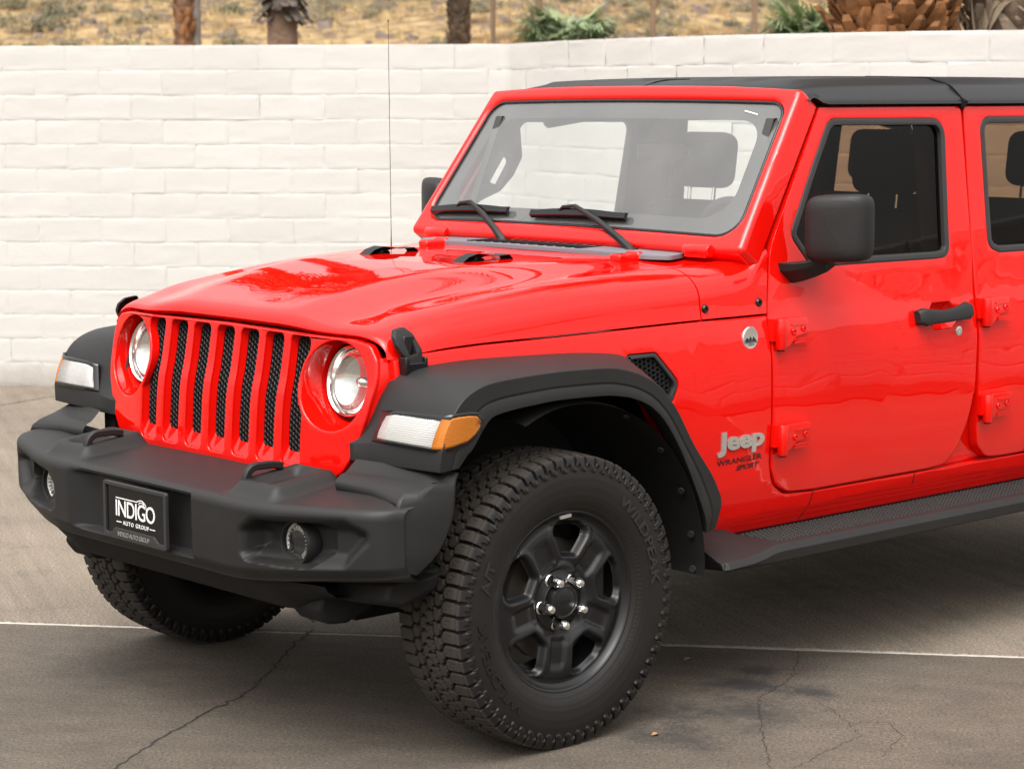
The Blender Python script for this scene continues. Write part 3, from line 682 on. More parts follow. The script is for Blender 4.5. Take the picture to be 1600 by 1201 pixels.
for s in (-1, 1):
    rows = []
    cols = [[(-.485, .625, .803), (-.52, .622, .772), (-.532, .62, .768), (-.553, .618, .741), (-.52, .62, .69), (-.50, .62, .60), (-.50, .62, .55)],
            [(-.455, .76, .801), (-.50, .76, .776), (-.515, .76, .771), (-.548, .76, .741), (-.52, .76, .69), (-.50, .76, .60), (-.50, .76, .55)],
            [(-.425, .875, .798), (-.478, .875, .778), (-.492, .875, .772), (-.565, .896, .738), (-.577, .900, .69), (-.577, .900, .60), (-.572, .892, .556)],
            [(-.408, .908, .796), (-.455, .908, .776), (-.468, .912, .769), (-.512, .918, .742), (-.512, .926, .69), (-.52, .924, .60), (-.548, .910, .553)],
            [(-.388, .925, .792), (-.398, .928, .775), (-.402, .930, .768), (-.406, .932, .742), (-.412, .932, .69), (-.455, .928, .60), (-.515, .915, .545)],
            [(-.38, .88, .79), (-.39, .88, .775), (-.395, .88, .768), (-.40, .88, .742), (-.405, .88, .69), (-.45, .88, .60), (-.51, .87, .55)]]
    P = np.array(cols)
    q = np.linspace(0, 6, 19); P = np.stack([np.stack([pchip(q, np.arange(7), c[:, i]) for i in range(3)], 1) for c in P])
    P[..., 1] *= s
    bevel(grid('bumper_end', P, BLK, CAR, flip=(s < 0), angle=35), .008, 3, 30)
    # tow hook
    hk = [(-.555, s*.393, .766), (-.60, s*.393, .773), (-.640, s*.393, .773), (-.664, s*.393, .762), (-.675, s*.393, .735), (-.677, s*.393, .685)]
    P = []
    q = np.linspace(0, 5, 16); hp = np.stack([pchip(q, np.arange(6), np.array(hk)[:, i]) for i in range(3)], 1)
    for i, p in enumerate(hp):
        t = hp[min(i+1, 15)]-hp[max(i-1, 0)]; t /= np.linalg.norm(t); nrm = np.array([-t[2], 0, t[0]])
        P.append([p+nrm*.010*b+np.array([0, .010*a, 0]) for a, b in ((-1, -1), (1, -1), (1, 1), (-1, 1))])
    bevel(grid('tow_hook', P, GBK if False else BLK, bp, cv=True, caps=True), .004, 2)
    MB().box((-.40, s*.645, .745), (.08, .06, .10)).build('bumper_bracket', DRK, CAR)
    # fog lamp
    o = Vector((-.660, s*.600, .602)); fg = MB().lathe([(.062, -.03), (.062, .006), (.058, .012), (.053, .010), (.050, -.004), (.050, -.02)], o, (-1, 0, 0), 40, (0, 1, 0)).build('fog_light', BLK, bp)
    MB().lathe([(.050, -.002), (.046, -.008), (.032, -.022), (.014, -.028), (0, -.028)], o, (-1, 0, 0), 40, (0, 1, 0)).build('reflector', mat('satin_chrome', (.90, .89, .87), .55, metal=.2) if s < 0 else D.materials['satin_chrome'], fg)
    MB().lathe([(.0505, .004), (.032, .009), (0, .012)], o, (-1, 0, 0), 32, (0, 1, 0)).build('lens', CGL, fg)
    mb = MB()
    for k in range(22):
        t = 2*math.pi*k/22; mb.box(o+Vector((.004, .038*math.cos(t), .038*math.sin(t))), (.006, .003, .012), Matrix.Rotation(t-math.pi/2, 3, 'X'))
    mb.build('reflector_rib', CHR, fg)
# lower valance and skid
P = []
for y in np.linspace(-.70, .70, 29):
    a = abs(y); e = smooth((a-.50)/.2)
    P.append([(-.70+.05*e, y, .50), (-.70+.06*e, y, .485), (-.665+.05*e, y, .448+.02*e), (-.635+.06*e, y, .412+.05*e), (-.58+.05*e, y, .398+.06*e), (-.42, y, .40+.06*e)])
bevel(grid('bumper_valance', P, DRK, CAR, angle=30), .006, 2, 25)
for s in (-1, 1):
    mb = MB(); mb.prism([(-.60, s*.50, .47), (-.62, s*.50, .42), (-.585, s*.50, .378), (-.52, s*.50, .372), (-.44, s*.50, .40), (-.40, s*.50, .47)], (0, s*.13, 0))
    mb.prism([(-.56, s*.63, .50), (-.57, s*.63, .45), (-.52, s*.63, .43), (-.40, s*.63, .46), (-.38, s*.63, .52)], (0, s*.22, .02))
    bevel(mb.build('frame_horn', DRK, CAR), .012, 2)

def textfit(name, s, w, h, fn, m, parent, ext=.002, off=0., shear=0., spacing=1., res=4):
    o = text(name, s, 1.0, lambda a, b, c: (a, b, c), m, parent, ext, off, shear, 1., spacing, res=res)
    me = o.data; n = len(me.vertices); co = np.empty(n*3); me.vertices.foreach_get('co', co); co = co.reshape(-1, 3)
    lo, hi = co.min(0), co.max(0); ctr = (lo+hi)/2
    co[:, 0] = (co[:, 0]-ctr[0])/(hi[0]-lo[0])*w; co[:, 1] = (co[:, 1]-ctr[1])/(hi[1]-lo[1])*h
    co[:, 2] = (co[:, 2]-lo[2])/(hi[2]-lo[2])*ext
    out = np.array([fn(*p) for p in co]); me.vertices.foreach_set('co', out.ravel()); me.update()
    bm = bmesh.new(); bm.from_mesh(me); bmesh.ops.recalc_face_normals(bm, faces=bm.faces); bm.to_mesh(me); bm.free(); finish(me, 40)
    return o
# ---- licence plate
pf = lambda a, b, c: (-.7640-c, -a, .605+b)
lp = plate('license_plate', rpoly([(-.150, -.074, .006), (.150, -.074, .006), (.150, .074, .006), (-.150, .074, .006)]), [], pf, GBK, CAR, .003, .0008, 1)
fro = rpoly([(-.157, -.079, .008), (.157, -.079, .008), (.157, .079, .008), (-.157, .079, .008)], 4)
fri = rpoly([(-.145, -.064, .003), (-.118, -.064, .004), (-.100, -.048, .005), (.092, -.048, .005), (.118, -.064, .004), (.145, -.064, .003), (.145, .068, .004), (-.145, .068, .004)], 3)
fr_ = plate('plate_frame', fro, [fri], lambda a, b, c: pf(a, b, c+.006), SEAL, lp, .010, .002, 2)
textfit('plate_lettering', 'INDIGO AUTO GROUP', .158, .0125, lambda a, b, c: pf(a-.004, b-.0625, c+.0062), SIL, fr_, .0006, spacing=.9)
tx = lambda dx, dz: (lambda a, b, c: pf(a+dx, b+dz, c+.0002))
textfit('plate_lettering', 'INDIGO', .196, .046, tx(-.002, .008), WHT, lp, .0006, off=.004, spacing=.92)
textfit('plate_lettering', 'AUTO GROUP', .130, .0115, tx(0, -.031), WHT, lp, .0006, off=.01, spacing=1.25)
mb = MB()
for x in (-.085, .083): mb.box(pf(x, -.031, .0006), (.0008, .026, .0022))
car_line = [(-.099, .036), (-.03, .036), (.006, .036), (.014, .039), (.024, .042), (.034, .0415), (.046, .036), (.052, .030), (.054, .020)]
for p, q in zip(car_line[:-1], car_line[1:]):
    L = math.hypot(q[0]-p[0], q[1]-p[1]); nx, nz = -(q[1]-p[1])/L*.0013, (q[0]-p[0])/L*.0013
    mb.prism([pf(p[0]-nx, p[1]-nz, .0003), pf(q[0]-nx, q[1]-nz, .0003), pf(q[0]+nx, q[1]+nz, .0003), pf(p[0]+nx, p[1]+nz, .0003)], (-.0006, 0, 0))
for l in ([(.016, .030), (.022, .036), (.036, .036), (.044, .032)], [(.020, .0275), (.030, .0265), (.040, .0275), (.042, .0305)]):
    for p, q in zip(l[:-1], l[1:]):
        L = math.hypot(q[0]-p[0], q[1]-p[1]); nx, nz = -(q[1]-p[1])/L*.0011, (q[0]-p[0])/L*.0011
        mb.prism([pf(p[0]-nx, p[1]-nz, .0004), pf(q[0]-nx, q[1]-nz, .0004), pf(q[0]+nx, q[1]+nz, .0004), pf(p[0]+nx, p[1]+nz, .0004)], (-.0006, 0, 0))
mb.build('plate_emblem', WHT, lp)
for x in (-.089, .089): MB().lathe([(.0085, 0), (.0085, .004), (.006, .0065), (0, .0065)], pf(x, .058, .001), (-1, 0, 0), 14).build('plate_screw', CHR, lp)

# ---- hood latches, bumpers, hinges
for s in (-1, 1):
    lf = lambda a, b, c: (a*.86-.350, s*(.686-.10*b-6.0*max(b+.01, 0)**2+c), 1.082+b*.93)
    lo_ = rpoly([(-.030, .056, .01), (.012, .062, .012), (.030, .046, .02), (.046, 0, .02), (.050, -.058, .008), (-.014, -.060, .008), (-.014, -.030, .01), (-.036, -.006, .02), (-.048, .014, .02), (-.047, .038, .012)], 3)
    lh = rpoly([(-.016, .036, .004), (.018, .038, .004), (.024, -.014, .004), (-.004, -.016, .004)], 3)
    la = plate('hood_latch', lo_, [lh], lf, BLK, CAR, .015, .004, 2, flipn=(s > 0))
    mb = MB(); mb.box(lf(.008, .012, -.012), (.036, .006, .05)); mb.box(lf(.012, -.052, -.012), (.072, .032, .030)); mb.box(lf(-.022, -.046, -.010), (.014, .036, .052)); mb.box(lf(.054, -.046, -.010), (.010, .030, .044))
    bevel(mb.build('latch_base', GBK, la), .003, 2)
    hbz = 1.249; bf = lambda a, b, c: (a, s*.220+.026+c, hbz+b)
    bo = rpoly([(.196, 0, .003), (.232, .024, .012), (.268, .033, .012), (.305, .029, .02), (.335, .022, .02), (.392, .025, .006), (.408, .010, .004), (.395, 0, .003)], 4)
    bh = rpoly([(.252, .010, .004), (.266, .021, .006), (.288, .019, .006), (.296, .010, .004)], 3)
    o = plate('hood_bumper', bo, [bh], bf, BLK, hood, .052, .004, 2); o.data.flip_normals() if False else None
    # hinges of the windshield and hood
    o = MB().lathe([(0, -.052), (.017, -.052), (.019, -.048), (.019, .048), (.017, .052), (0, .052)], (.826, s*.600, 1.283), (0, 1, 0), 16)
    o.box((.836, s*.60, 1.272), (.05, .085, .018)).build('windshield_hinge', RED, CAR)
    mb = MB(); mb.box((.672, s*.445, 1.262), (.085, .045, .022)); mb.lathe([(0, -.03), (.013, -.03), (.013, .03), (0, .03)], (.712, s*.445, 1.266), (0, 1, 0), 12)
    bevel(mb.build('hood_hinge', RED, CAR), .006, 2)
# ---- cowl vent panel
cv = plate('cowl_vent', rpoly([(-.565, .745, .02), (-.50, .705, .02), (0, .685), (.50, .705, .02), (.60, .745, .02), (.58, .835, .02), (-.54, .835, .02)]), [], lambda a, b, c: (b, a, 1.277+c+.02*(b-.74)-.008*(a/.6)**2), GRY, CAR, .014, .004, 2, [-.5+.1*k for k in range(11)])
mb = MB()
for k in range(13): mb.box((.755, .30-.042*k, 1.2775-.008*((.30-.042*k)/.6)**2), (.10, .020, .004))
mb.build('vent_slat', GAP, cv)

# ---- windshield and its frame
def wsf(off=0.):
    def f(a, b, c):
        c = c+off; cr = .030*(1-(a/.70)**2)
        return (.874+.580*b-.8145*c-cr*.8145, a, 1.318+.8145*b+.58*c+cr*.30)
    return f
wo = rpoly([(-.763, -.052, .02), (-.60, -.062), (.60, -.062), (.763, -.052, .02), (.742, .14), (.706, .50), (.700, .532, .030), (.40, .540, .4), (-.40, .540, .4), (-.700, .532, .030), (-.706, .50), (-.742, .14)], 6)
wg = rpoly([(-.713, 0, .075), (.713, 0, .075), (.665, .484, .065), (-.665, .484, .065)], 10)
CW = [-.72+.08*k for k in range(19)]
wfr = plate('windshield_frame', wo, [wg], wsf(.018), RED, CAR, .085, .019, 4, CW, [.05*k for k in range(12)], 50)
wi = offset_loop(wg, .004)
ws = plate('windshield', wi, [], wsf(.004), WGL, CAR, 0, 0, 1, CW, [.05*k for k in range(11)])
fi = rpoly([(-.640, .062, .10), (.640, .062, .10), (.600, .418, .09), (-.600, .418, .09)], 10)
plate('glass_border', wi, [fi], wsf(.0), FRIT, ws, 0, 0, 1, CW, [.05*k for k in range(11)])
plate('windshield_seal', offset_loop(wg, -.002), [offset_loop(wg, .007)], wsf(.011), GBK, ws, .02, .003, 2, CW, [.05*k for k in range(11)])
# small printed marks and sticker on the glass
MB().prism([wsf(.0055)(*q, 0) for q in [(-.515, .452), (-.57, .440), (-.57, .436), (-.515, .448)]], (-.0003, 0, .0002)).build('glass_sticker', WHT, ws)
# ---- wipers
for (y0, y1, yp, yt) in ((.690, .285, .240, .52), (.165, -.262, -.345, .005)):
    ln = abs(y1-y0); w = wsf(.012)
    mb = MB(); P = []
    for t in np.linspace(0, 1, 13):
        y = y0+(y1-y0)*t; b = .034+.006*t; k = .55+.45*math.sin(math.pi*min(max(t, .08), .92))
        P.append([w(y, b-.014, .0), w(y, b-.010, .020*k), w(y, b+.010*k, .026*k), w(y, b+.014, .006)])
    bl = grid('wiper', P, GBK, CAR, cv=True, caps=True, angle=30)
    piv = Vector((.800, yp, 1.268)); tip = Vector(w(yt, .048, .030)); mid = Vector(w(yt-.06, .050, .036)); knee = piv+(mid-piv)*.22+Vector((0, 0, .012))
    P = []
    for p, hw, ht in ((piv+Vector((-.01, -.012, -.02)), .022, .018), (piv+Vector((0, 0, .006)), .022, .016), (knee, .019, .014), (knee+(mid-knee)*.5+Vector((0, 0, .006)), .016, .011), (mid, .012, .009), (tip, .011, .008), (tip+Vector((.004, .02, -.012)), .010, .006)):
        d = Vector((.35, .0, 0)); u = Vector((-.3, 0, .8)).normalized(); lat = (mid-piv).normalized().cross(u).normalized(); hw *= .62; ht *= .62
        P.append([p-lat*hw-u*ht, p+lat*hw-u*ht, p+lat*hw*.7+u*ht, p-lat*hw*.7+u*ht])
    bevel(grid('wiper_arm', P, BLK, bl, cv=True, caps=True, angle=25), .003, 2)
    MB().lathe([(0, .03), (.018, .03), (.024, .018), (.026, -.02)], piv+Vector((-.005, -.006, -.018)), (0, 0, 1), 18).build('wiper_pivot', BLK, bl)

# ---- hardtop
RX = [1.190, 1.197, 1.212, 1.25, 1.30, 1.40, 1.60, 2.0, 2.6, 3.2, 3.66, 3.74, 3.76]
RZ = [1.755, 1.764, 1.772, 1.780, 1.787, 1.790, 1.793, 1.796, 1.796, 1.792, 1.785, 1.775, 1.73]
RS = [1.738, 1.745, 1.752, 1.760, 1.766, 1.769, 1.772, 1.774, 1.774, 1.770, 1.766, 1.757, 1.72]
rows = []
for x in [1.190, 1.197, 1.212, 1.23, 1.25, 1.28, 1.32, 1.4, 1.5, 1.6, 1.75, 1.9, 2.1, 2.3, 2.6, 2.9, 3.2, 3.5, 3.66, 3.72, 3.75, 3.76]:
    zt = float(pchip(x, RX, RZ)); zs = float(pchip(x, RX, RS)); rib = smooth((x-1.27)/.05)*smooth((3.6-x)/.05); k = smooth((x-1.190)/.08)
    h = []
    for y in (0, .06, .09, .11, .14, .20, .23, .25, .28, .36, .39, .41, .44, .52, .56):
        r_ = .008*(1 if (.10 < y < .215) or (.27 < y < .375) or y > .43 else 0)*rib
        h.append((x, y, zt+r_-(zt-zs)*.55*(y/.60)**2.5))
    zlo = 1.7215*k+(zs-.016)*(1-k)
    h += [(x, .60, zs+.006), (x, .635, zs+.001), (x, .652, zs-.008), (x, .660, zs-.018), (x, .690, zlo+.008), (x, .694, zlo), (x, .712, zlo-.002), (x, .714, zlo-.010*k), (x, .690, zlo-.012*k)]
    rows.append([(q[0], -q[1], q[2]) for q in h[::-1]]+h[1:])
rf = grid('hardtop_roof', rows, TOP, CAR, flip=True, angle=40)
for s in (-1, 1):
    MB().tube([(1.957, s*.30, 1.800), (1.957, s*.56, 1.795), (1.957, s*.636, 1.775), (1.957, s*.656, 1.766), (1.962, s*.672, 1.750), (1.967, s*.692, 1.728), (1.967, s*.716, 1.716)], .0035, 6).build('roof_seam', GAP, rf)
    MB().box((1.95, s*.690, 1.711), (.022, .05, .022)).build('roof_clip', GAP, rf)
MB().tube([(1.200, 0, 1.768), (1.25, 0, 1.781), (1.3, 0, 1.788), (1.95, 0, 1.797)], .003, 6).build('roof_seam', GAP, rf)
# header strip between frame and roof
MB().box((2.5, 0, 1.735), (2.4, 1.22, .03)).build('headliner', mat('headliner_cloth', (.28, .27, .26), .9), CAR)

# ---- mirrors
for s in (-1, 1):
    P = []
    prof = [(-.868, .012), (-.872, .004), (-.93, 0.0), (-.985, .006), (-1.020, .018), (-1.05, .036), (-1.068, .062), (-1.074, .100)]
    # rounded housing: superellipse rings from front to rear
    yc, zc = .920, 1.350
    for (dx, k) in ((.000, .002), (.0005, .30), (.001, .60), (.004, .82), (.012, .94), (.028, 1.0), (.060, 1.02), (.100, 1.0), (.112, .985), (.112, .93)):
        ring = []
        for a in np.linspace(0, 2*math.pi, 49)[:-1]:
            ca, sa = math.cos(a), math.sin(a); e = .34
            u = math.copysign(abs(ca)**e, ca); v = math.copysign(abs(sa)**e, sa)
            y = yc+.089*k*u; z = zc+.0985*k*v+.012*(u*.5)*0
            sweep = (.012*(y-.81)/.2+.045*max(0, (y-.813)/.19)**3)*(1-dx/.112)
            ring.append((1.016+dx+sweep+.075*(y-.813), s*y, z+.05*(y-.909)))
        P.append(ring)
    mr = grid('side_mirror', P, BLK, CAR, cv=True, flip=(s < 0), angle=50)
    cx = sum((Vector(p) for p in P[0]), Vector())/48
    MB().box((1.118, s*.920, 1.352), (.006, .150, .140)).build('mirror_glass', CHR, mr)
    P = []
    for y, x0, x1, z0, z1 in ((.74, .995, 1.17, 1.183, 1.246), (.785, .995, 1.165, 1.184, 1.246), (.815, 1.005, 1.155, 1.192, 1.246), (.845, 1.025, 1.145, 1.204, 1.250), (.87, 1.05, 1.14, 1.220, 1.258), (.885, 1.07, 1.13, 1.240, 1.272)):
        xm = (x0+x1)/2; P.append([(x0, s*y, z1), (x0+.006, s*y, (z0+z1)/2+.006), (x0+.05, s*y, z0), (x1-.06, s*y, z0+.012), (x1, s*y, (z0+z1)/2+.012), (x1, s*y, z1)])
    bevel(grid('mirror_arm', P, BLK, mr, cv=True, caps=True, angle=30), .010, 3, 30)

# ---- antenna
mb = MB(); mb.tube([(.705, .700, 1.235), (.705, .700, 1.30), (.700, .700, 1.98)], [.0022, .0010, .0008], 8); mb.lathe([(.014, 0), (.012, .008), (.005, .014), (.004, .03), (0, .03)], (.705, .70, 1.19), (0, 0, 1), 16); mb.lathe([(0, -.005), (.0035, 0), (0, .005)], (.700, .70, 1.985), (0, 0, 1), 8)
mb.build('antenna', GBK, CAR)

# ---- badges on the flank
for s in (-1,):
    bs = lambda off: (lambda a, b, c: side(s)(a, b, c+off))
    bd = MB().lathe([(.0335, -.002), (.0335, .002), (.031, .0042), (.0285, .0036), (0, .0036)], side(s)(.834, 1.037, 0), (0, s, .03), 40).build('round_badge', SIL, CAR)
    bt = lambda dx, dz: (lambda a, b, c: side(s)(.834+a+dx, 1.037+b+dz, c+.0040))
    textfit('badge_lettering', 'TRAIL', .030, .0062, bt(0, .0185), GBK, bd, .0004)
    textfit('badge_lettering', 'RATED', .038, .0062, bt(0, .0105), GBK, bd, .0004)
    textfit('badge_lettering', '4X4', .024, .006, bt(0, -.0195), GBK, bd, .0004)
    f = bt(0, 0); mb = MB()
    for tri in ([(-.026, -.011), (-.016, .003), (-.010, -.004), (-.012, -.011)], [(-.010, -.011), (-.002, .006), (.004, -.002), (.001, -.011)], [(.004, -.011), (.012, .004), (.024, -.010), (.024, -.011)], [(-.027, -.0125), (.027, -.0125), (.026, -.0145), (-.026, -.0145)]):
        mb.prism([f(*q, 0) for q in tri], (0, s*.0004, 0))
    mb.build('badge_emblem', GBK, bd)
    textfit('badge_lettering', 'Jeep', .196, .072, lambda a, b, c: side(s)(.787+a, .7365+b+.02*a, c+.0005), SIL, CAR, .0055, off=.040, spacing=.98, res=6)
    textfit('badge_lettering', 'WRANGLER', .190, .0165, lambda a, b, c: side(s)(.788+a, .683+b+.03*a, c+.0006), DDEC, CAR, .0006, off=.02)
    textfit('badge_lettering', 'SPORT', .100, .0155, lambda a, b, c: side(s)(.824+a, .661+b+.03*a, c+.0006), DDEC, CAR, .0006, off=.03, shear=.3)

# ---- running boards
for s in (-1, 1):
    P = []
    for x, zi, zo, yo in ((.600, .474, .415, .925), (.612, .480, .418, .940), (.70, .482, .425, .948), (.745, .478, .432, .950), (.795, .452, .444, .952), (.82, .450, .446, .952), (1.3, .450, .446, .952), (2.0, .450, .446, .952), (2.50, .450, .446, .952), (2.56, .478, .44, .950), (2.72, .48, .42, .945)):
        zb = .392 if x > .605 else .405
        P.append([(x, s*.715, zi-.06), (x, s*.735, zi), (x, s*.775, zi), (x, s*(yo-.028), zo+.004), (x, s*(yo-.012), zo), (x, s*yo, zo-.018), (x+.006, s*(yo-.002), zb+.008), (x+.008, s*(yo-.02), zb), (x, s*.80, zb-.008), (x, s*.73, zb+.004)])
    rb = bevel(grid('running_board', P, BLK, CAR, cv=True, caps=True, flip=(s > 0), angle=32), .006, 2, 30)
    mb = MB()
    for i in range(88):
        for j in range(8):
            if i < 2 and j < 3-i: pass
            x = .832+i*.0192+(j % 2)*.0096; y = .785+j*.0182
            if i == 0 and j < 0: continue
            c = (x, s*y, .4505); dx, dy = .0088, .0070; h = .0055
            V = [(x-dx, s*y, c[2]-.004), (x, s*(y+dy), c[2]-.004), (x+dx, s*y, c[2]-.004), (x, s*(y-dy), c[2]-.004)]
            V += [(x-dx*.6, s*y, c[2]+h), (x, s*(y+dy*.6), c[2]+h), (x+dx*.6, s*y, c[2]+h), (x, s*(y-dy*.6), c[2]+h)]
            mb.add(V, [(0, 1, 5, 4), (1, 2, 6, 5), (2, 3, 7, 6), (3, 0, 4, 7), (4, 5, 6, 7)])
    mb.build('tread_pad', RUB, rb, 20)
    for x in (.75, 1.5, 2.4): MB().box((x, s*.62, .43), (.05, .26, .04)).build('board_bracket', DRK, rb)
    MB().box((.58, s*.60, .44), (.10, .20, .10)).build('body_mount', DRK, CAR)

# ---- wheel (built about the origin with its face towards -Y), then copied
def npmesh(name, V, F, m, parent, angle=40):
    me = D.meshes.new(name); V = np.asarray(V, np.float32); F = np.asarray(F, np.int32)
    me.vertices.add(len(V)); me.vertices.foreach_set('co', V.ravel()); me.loops.add(F.size); me.loops.foreach_set('vertex_index', F.ravel())
    me.polygons.add(len(F)); me.polygons.foreach_set('loop_start', np.arange(0, F.size, 4, dtype=np.int32)); me.update(calc_edges=True); me.validate()
    finish(me, angle); return link(name, me, m, parent)
def seg_d(px, py, segs):
    d = np.full(px.shape, 9.)
    for (x1, y1), (x2, y2), w in segs:
        dx, dy = x2-x1, y2-y1; t = np.clip(((px-x1)*dx+(py-y1)*dy)/(dx*dx+dy*dy), 0, 1)
        d = np.minimum(d, np.hypot(px-x1-t*dx, py-y1-t*dy)-w)
    return d
NP, SUB, TR = 64, 22, .4005
pit = 2*math.pi*TR/NP*1000          # mm
prof = [(.098, .236), (.104, .243), (.112, .254), (.120, .270), (.126, .290), (.1285, .315), (.128, .338), (.125, .356), (.1225, .366), (.119, .376), (.1165, .384), (.112, .391), (.104, .3955), (.096, .3970)]
pr = [(-y, r) for y, r in prof]
outer = [(y, r) for y, r in pr]
sw = []
for a, b in zip(outer[:-1], outer[1:]):
    L = math.hypot(b[0]-a[0], b[1]-a[1]); n = max(1, int(L/.0035))
    sw += [(a[0]+(b[0]-a[0])*t/n, a[1]+(b[1]-a[1])*t/n) for t in range(n)]
tread = [(y, .3970+.0035*(1-(y/.096)**2)) for y in np.linspace(-.096, .096, 72)]
sec = sw+tread+[(-y, r) for y, r in sw[::-1]]
sec = np.array(sec); tg = np.gradient(sec, axis=0); nr = np.stack([-tg[:, 1], tg[:, 0]], 1); nr /= np.linalg.norm(nr, axis=1)[:, None]
nr[sec[:, 0]*nr[:, 0] < 0] *= 1
th = np.arange(NP*SUB)/(NP*SUB)*2*math.pi
s_mm = (np.arange(NP*SUB)/SUB % 1.0)*pit
# arc coordinate across the tread (mm)
arc = np.concatenate([[0], np.cumsum(np.hypot(np.diff(sec[:, 0]), np.diff(sec[:, 1])))])*1000; arc -= arc[-1]/2
SS, AA = np.meshgrid(s_mm, arc, indexing='ij')
segs = []
for sg, ph in ((1, 0.), (-1, .5)):
    for k in (-1, 0, 1, 2):
        o = (k+ph)*pit
        segs += [((o, sg*62), (o+.5*pit, sg*53), 3.2), ((o+.5*pit, sg*53), (o+pit, sg*62), 3.2)]
        segs += [((o, sg*62), (o+.06*pit, sg*84), 2.9), ((o+.06*pit, sg*84), (o-.05*pit, sg*150), 3.1)]
        segs += [((o+.5*pit, sg*53), (o+.36*pit, sg*40), 2.5), ((o+.36*pit, sg*40), (o+.62*pit, sg*28), 2.5)]
        segs += [((o+.62*pit, sg*28), (o+1.05*pit, sg*24), 2.6), ((o+1.05*pit, sg*24), (o+1.62*pit, sg*28), 2.6)]
        if k % 1 == 0: segs += [((o+.05*pit, sg*24), (o+.22*pit, sg*8), 2.4), ((o+.22*pit, sg*8), (o+.05*pit, 0), 2.4)]
gd = seg_d(SS, AA, segs)-.7
sip = []
for sg, ph in ((1, 0.), (-1, .5)):
    for k in (-1, 0, 1):
        o = (k+ph)*pit
        sip += [((o+.36*pit, sg*72), (o+.40*pit, sg*92), .1), ((o+.66*pit, sg*70), (o+.62*pit, sg*94), .1)]
sd_ = seg_d(SS, AA, sip)
aa = np.abs(AA); edge = np.clip((142-aa)/14, 0, 1)
H = -.0130*(1-smooth((gd+.3)/1.6))*np.clip((146-aa)/24, 0, 1)-.0025*(1-smooth((sd_+.2)/.9))*(aa < 104)
# side biters on the upper sidewall
AR = sec[:, 1][None, :]+0*SS; ph2 = (SS/pit)
low = .352+.010*np.abs(((ph2*1.0+.15) % 1)-.5)*2+.010*(((ph2*1.0) % 1) > .55)
bit = smooth((AR-low)/.002)*(AR < .392)*(aa > 100)
H = H+bit*.0055*(aa > 100)-.0045*(((ph2 % 1) > .47) & ((ph2 % 1) < .56) & (AR > .355) & (aa > 118))
H = H+.0008*((AR > .2565) & (AR < .2595))+.0009*((AR > .277) & (AR < .2795))+.0006*(np.abs(AR-.268) < .006)*(np.sin(SS/pit*2*math.pi*2) > .82)
yy = sec[None, :, 0]+nr[None, :, 0]*H; rr = sec[None, :, 1]+nr[None, :, 1]*H
if nr[len(nr)//2, 1] < 0: yy = sec[None, :, 0]-nr[None, :, 0]*H; rr = sec[None, :, 1]-nr[None, :, 1]*H
X = rr*np.sin(th)[:, None]; Z = rr*np.cos(th)[:, None]
V = np.stack([X, yy+0*X, Z], -1).reshape(-1, 3)
nu, nv = NP*SUB, len(sec); i, j = np.meshgrid(np.arange(nu), np.arange(nv-1), indexing='ij'); i2 = (i+1) % nu
TF = np.stack([i*nv+j, i*nv+j+1, i2*nv+j+1, i2*nv+j], -1).reshape(-1, 4)

# rim face as a polar sheet
NT = 450; RK = 1.045
rs = np.concatenate([np.linspace(.004, .09, 18)[:-1], np.linspace(.09, .206, 64)[:-1], np.linspace(.206, .2385, 20)])
TT, RRr = np.meshgrid(np.arange(NT)/NT*2*math.pi, rs, indexing='ij')
dep = pchip(rs, [0, .072, .080, .092, .104, .125, .16, .196, .206, .2135, .224, .229, .2335, .2385], [-.036, -.036, -.034, -.020, -.013, -.009, -.0085, -.014, -.018, -.019, -.011, -.0035, -.0005, -.004])
DEP = np.repeat(dep[None, :], NT, 0)
def win_sd(T, Rr):
    d = np.full(T.shape, 9.)
    wp = rpoly([(-.023, .123, .010), (.023, .123, .010), (.0605, .183, .014), (.032, .201, .03), (-.032, .201, .03), (-.0605, .183, .014)], 4)
    for k in range(5):
        a = T-math.radians(8+72*k); u = Rr*np.sin(a); v = Rr*np.cos(a); c = np.zeros(T.shape, bool); dd = np.full(T.shape, 9.)
        for q in range(len(wp)):
            (x1, y1), (x2, y2) = wp[q-1], wp[q]; ex, ey = x2-x1, y2-y1
            t = np.clip(((u-x1)*ex+(v-y1)*ey)/(ex*ex+ey*ey+1e-12), 0, 1); dd = np.minimum(dd, np.hypot(u-x1-t*ex, v-y1-t*ey))
            cr = ((y1 > v) != (y2 > v)) & (u < (x2-x1)*(v-y1)/(y2-y1+1e-12)+x1); c ^= cr
        sd = np.where(c, -dd, dd); d = np.where(np.abs(sd) < np.abs(d), sd, d) if False else np.minimum(d, sd)
    return d
WS = win_sd(TT, RRr)
DEP = DEP+.0035*np.exp(-((WS-.014)/.008)**2)*(RRr < .205)-.020*(1-smooth((WS+.004)/.014))
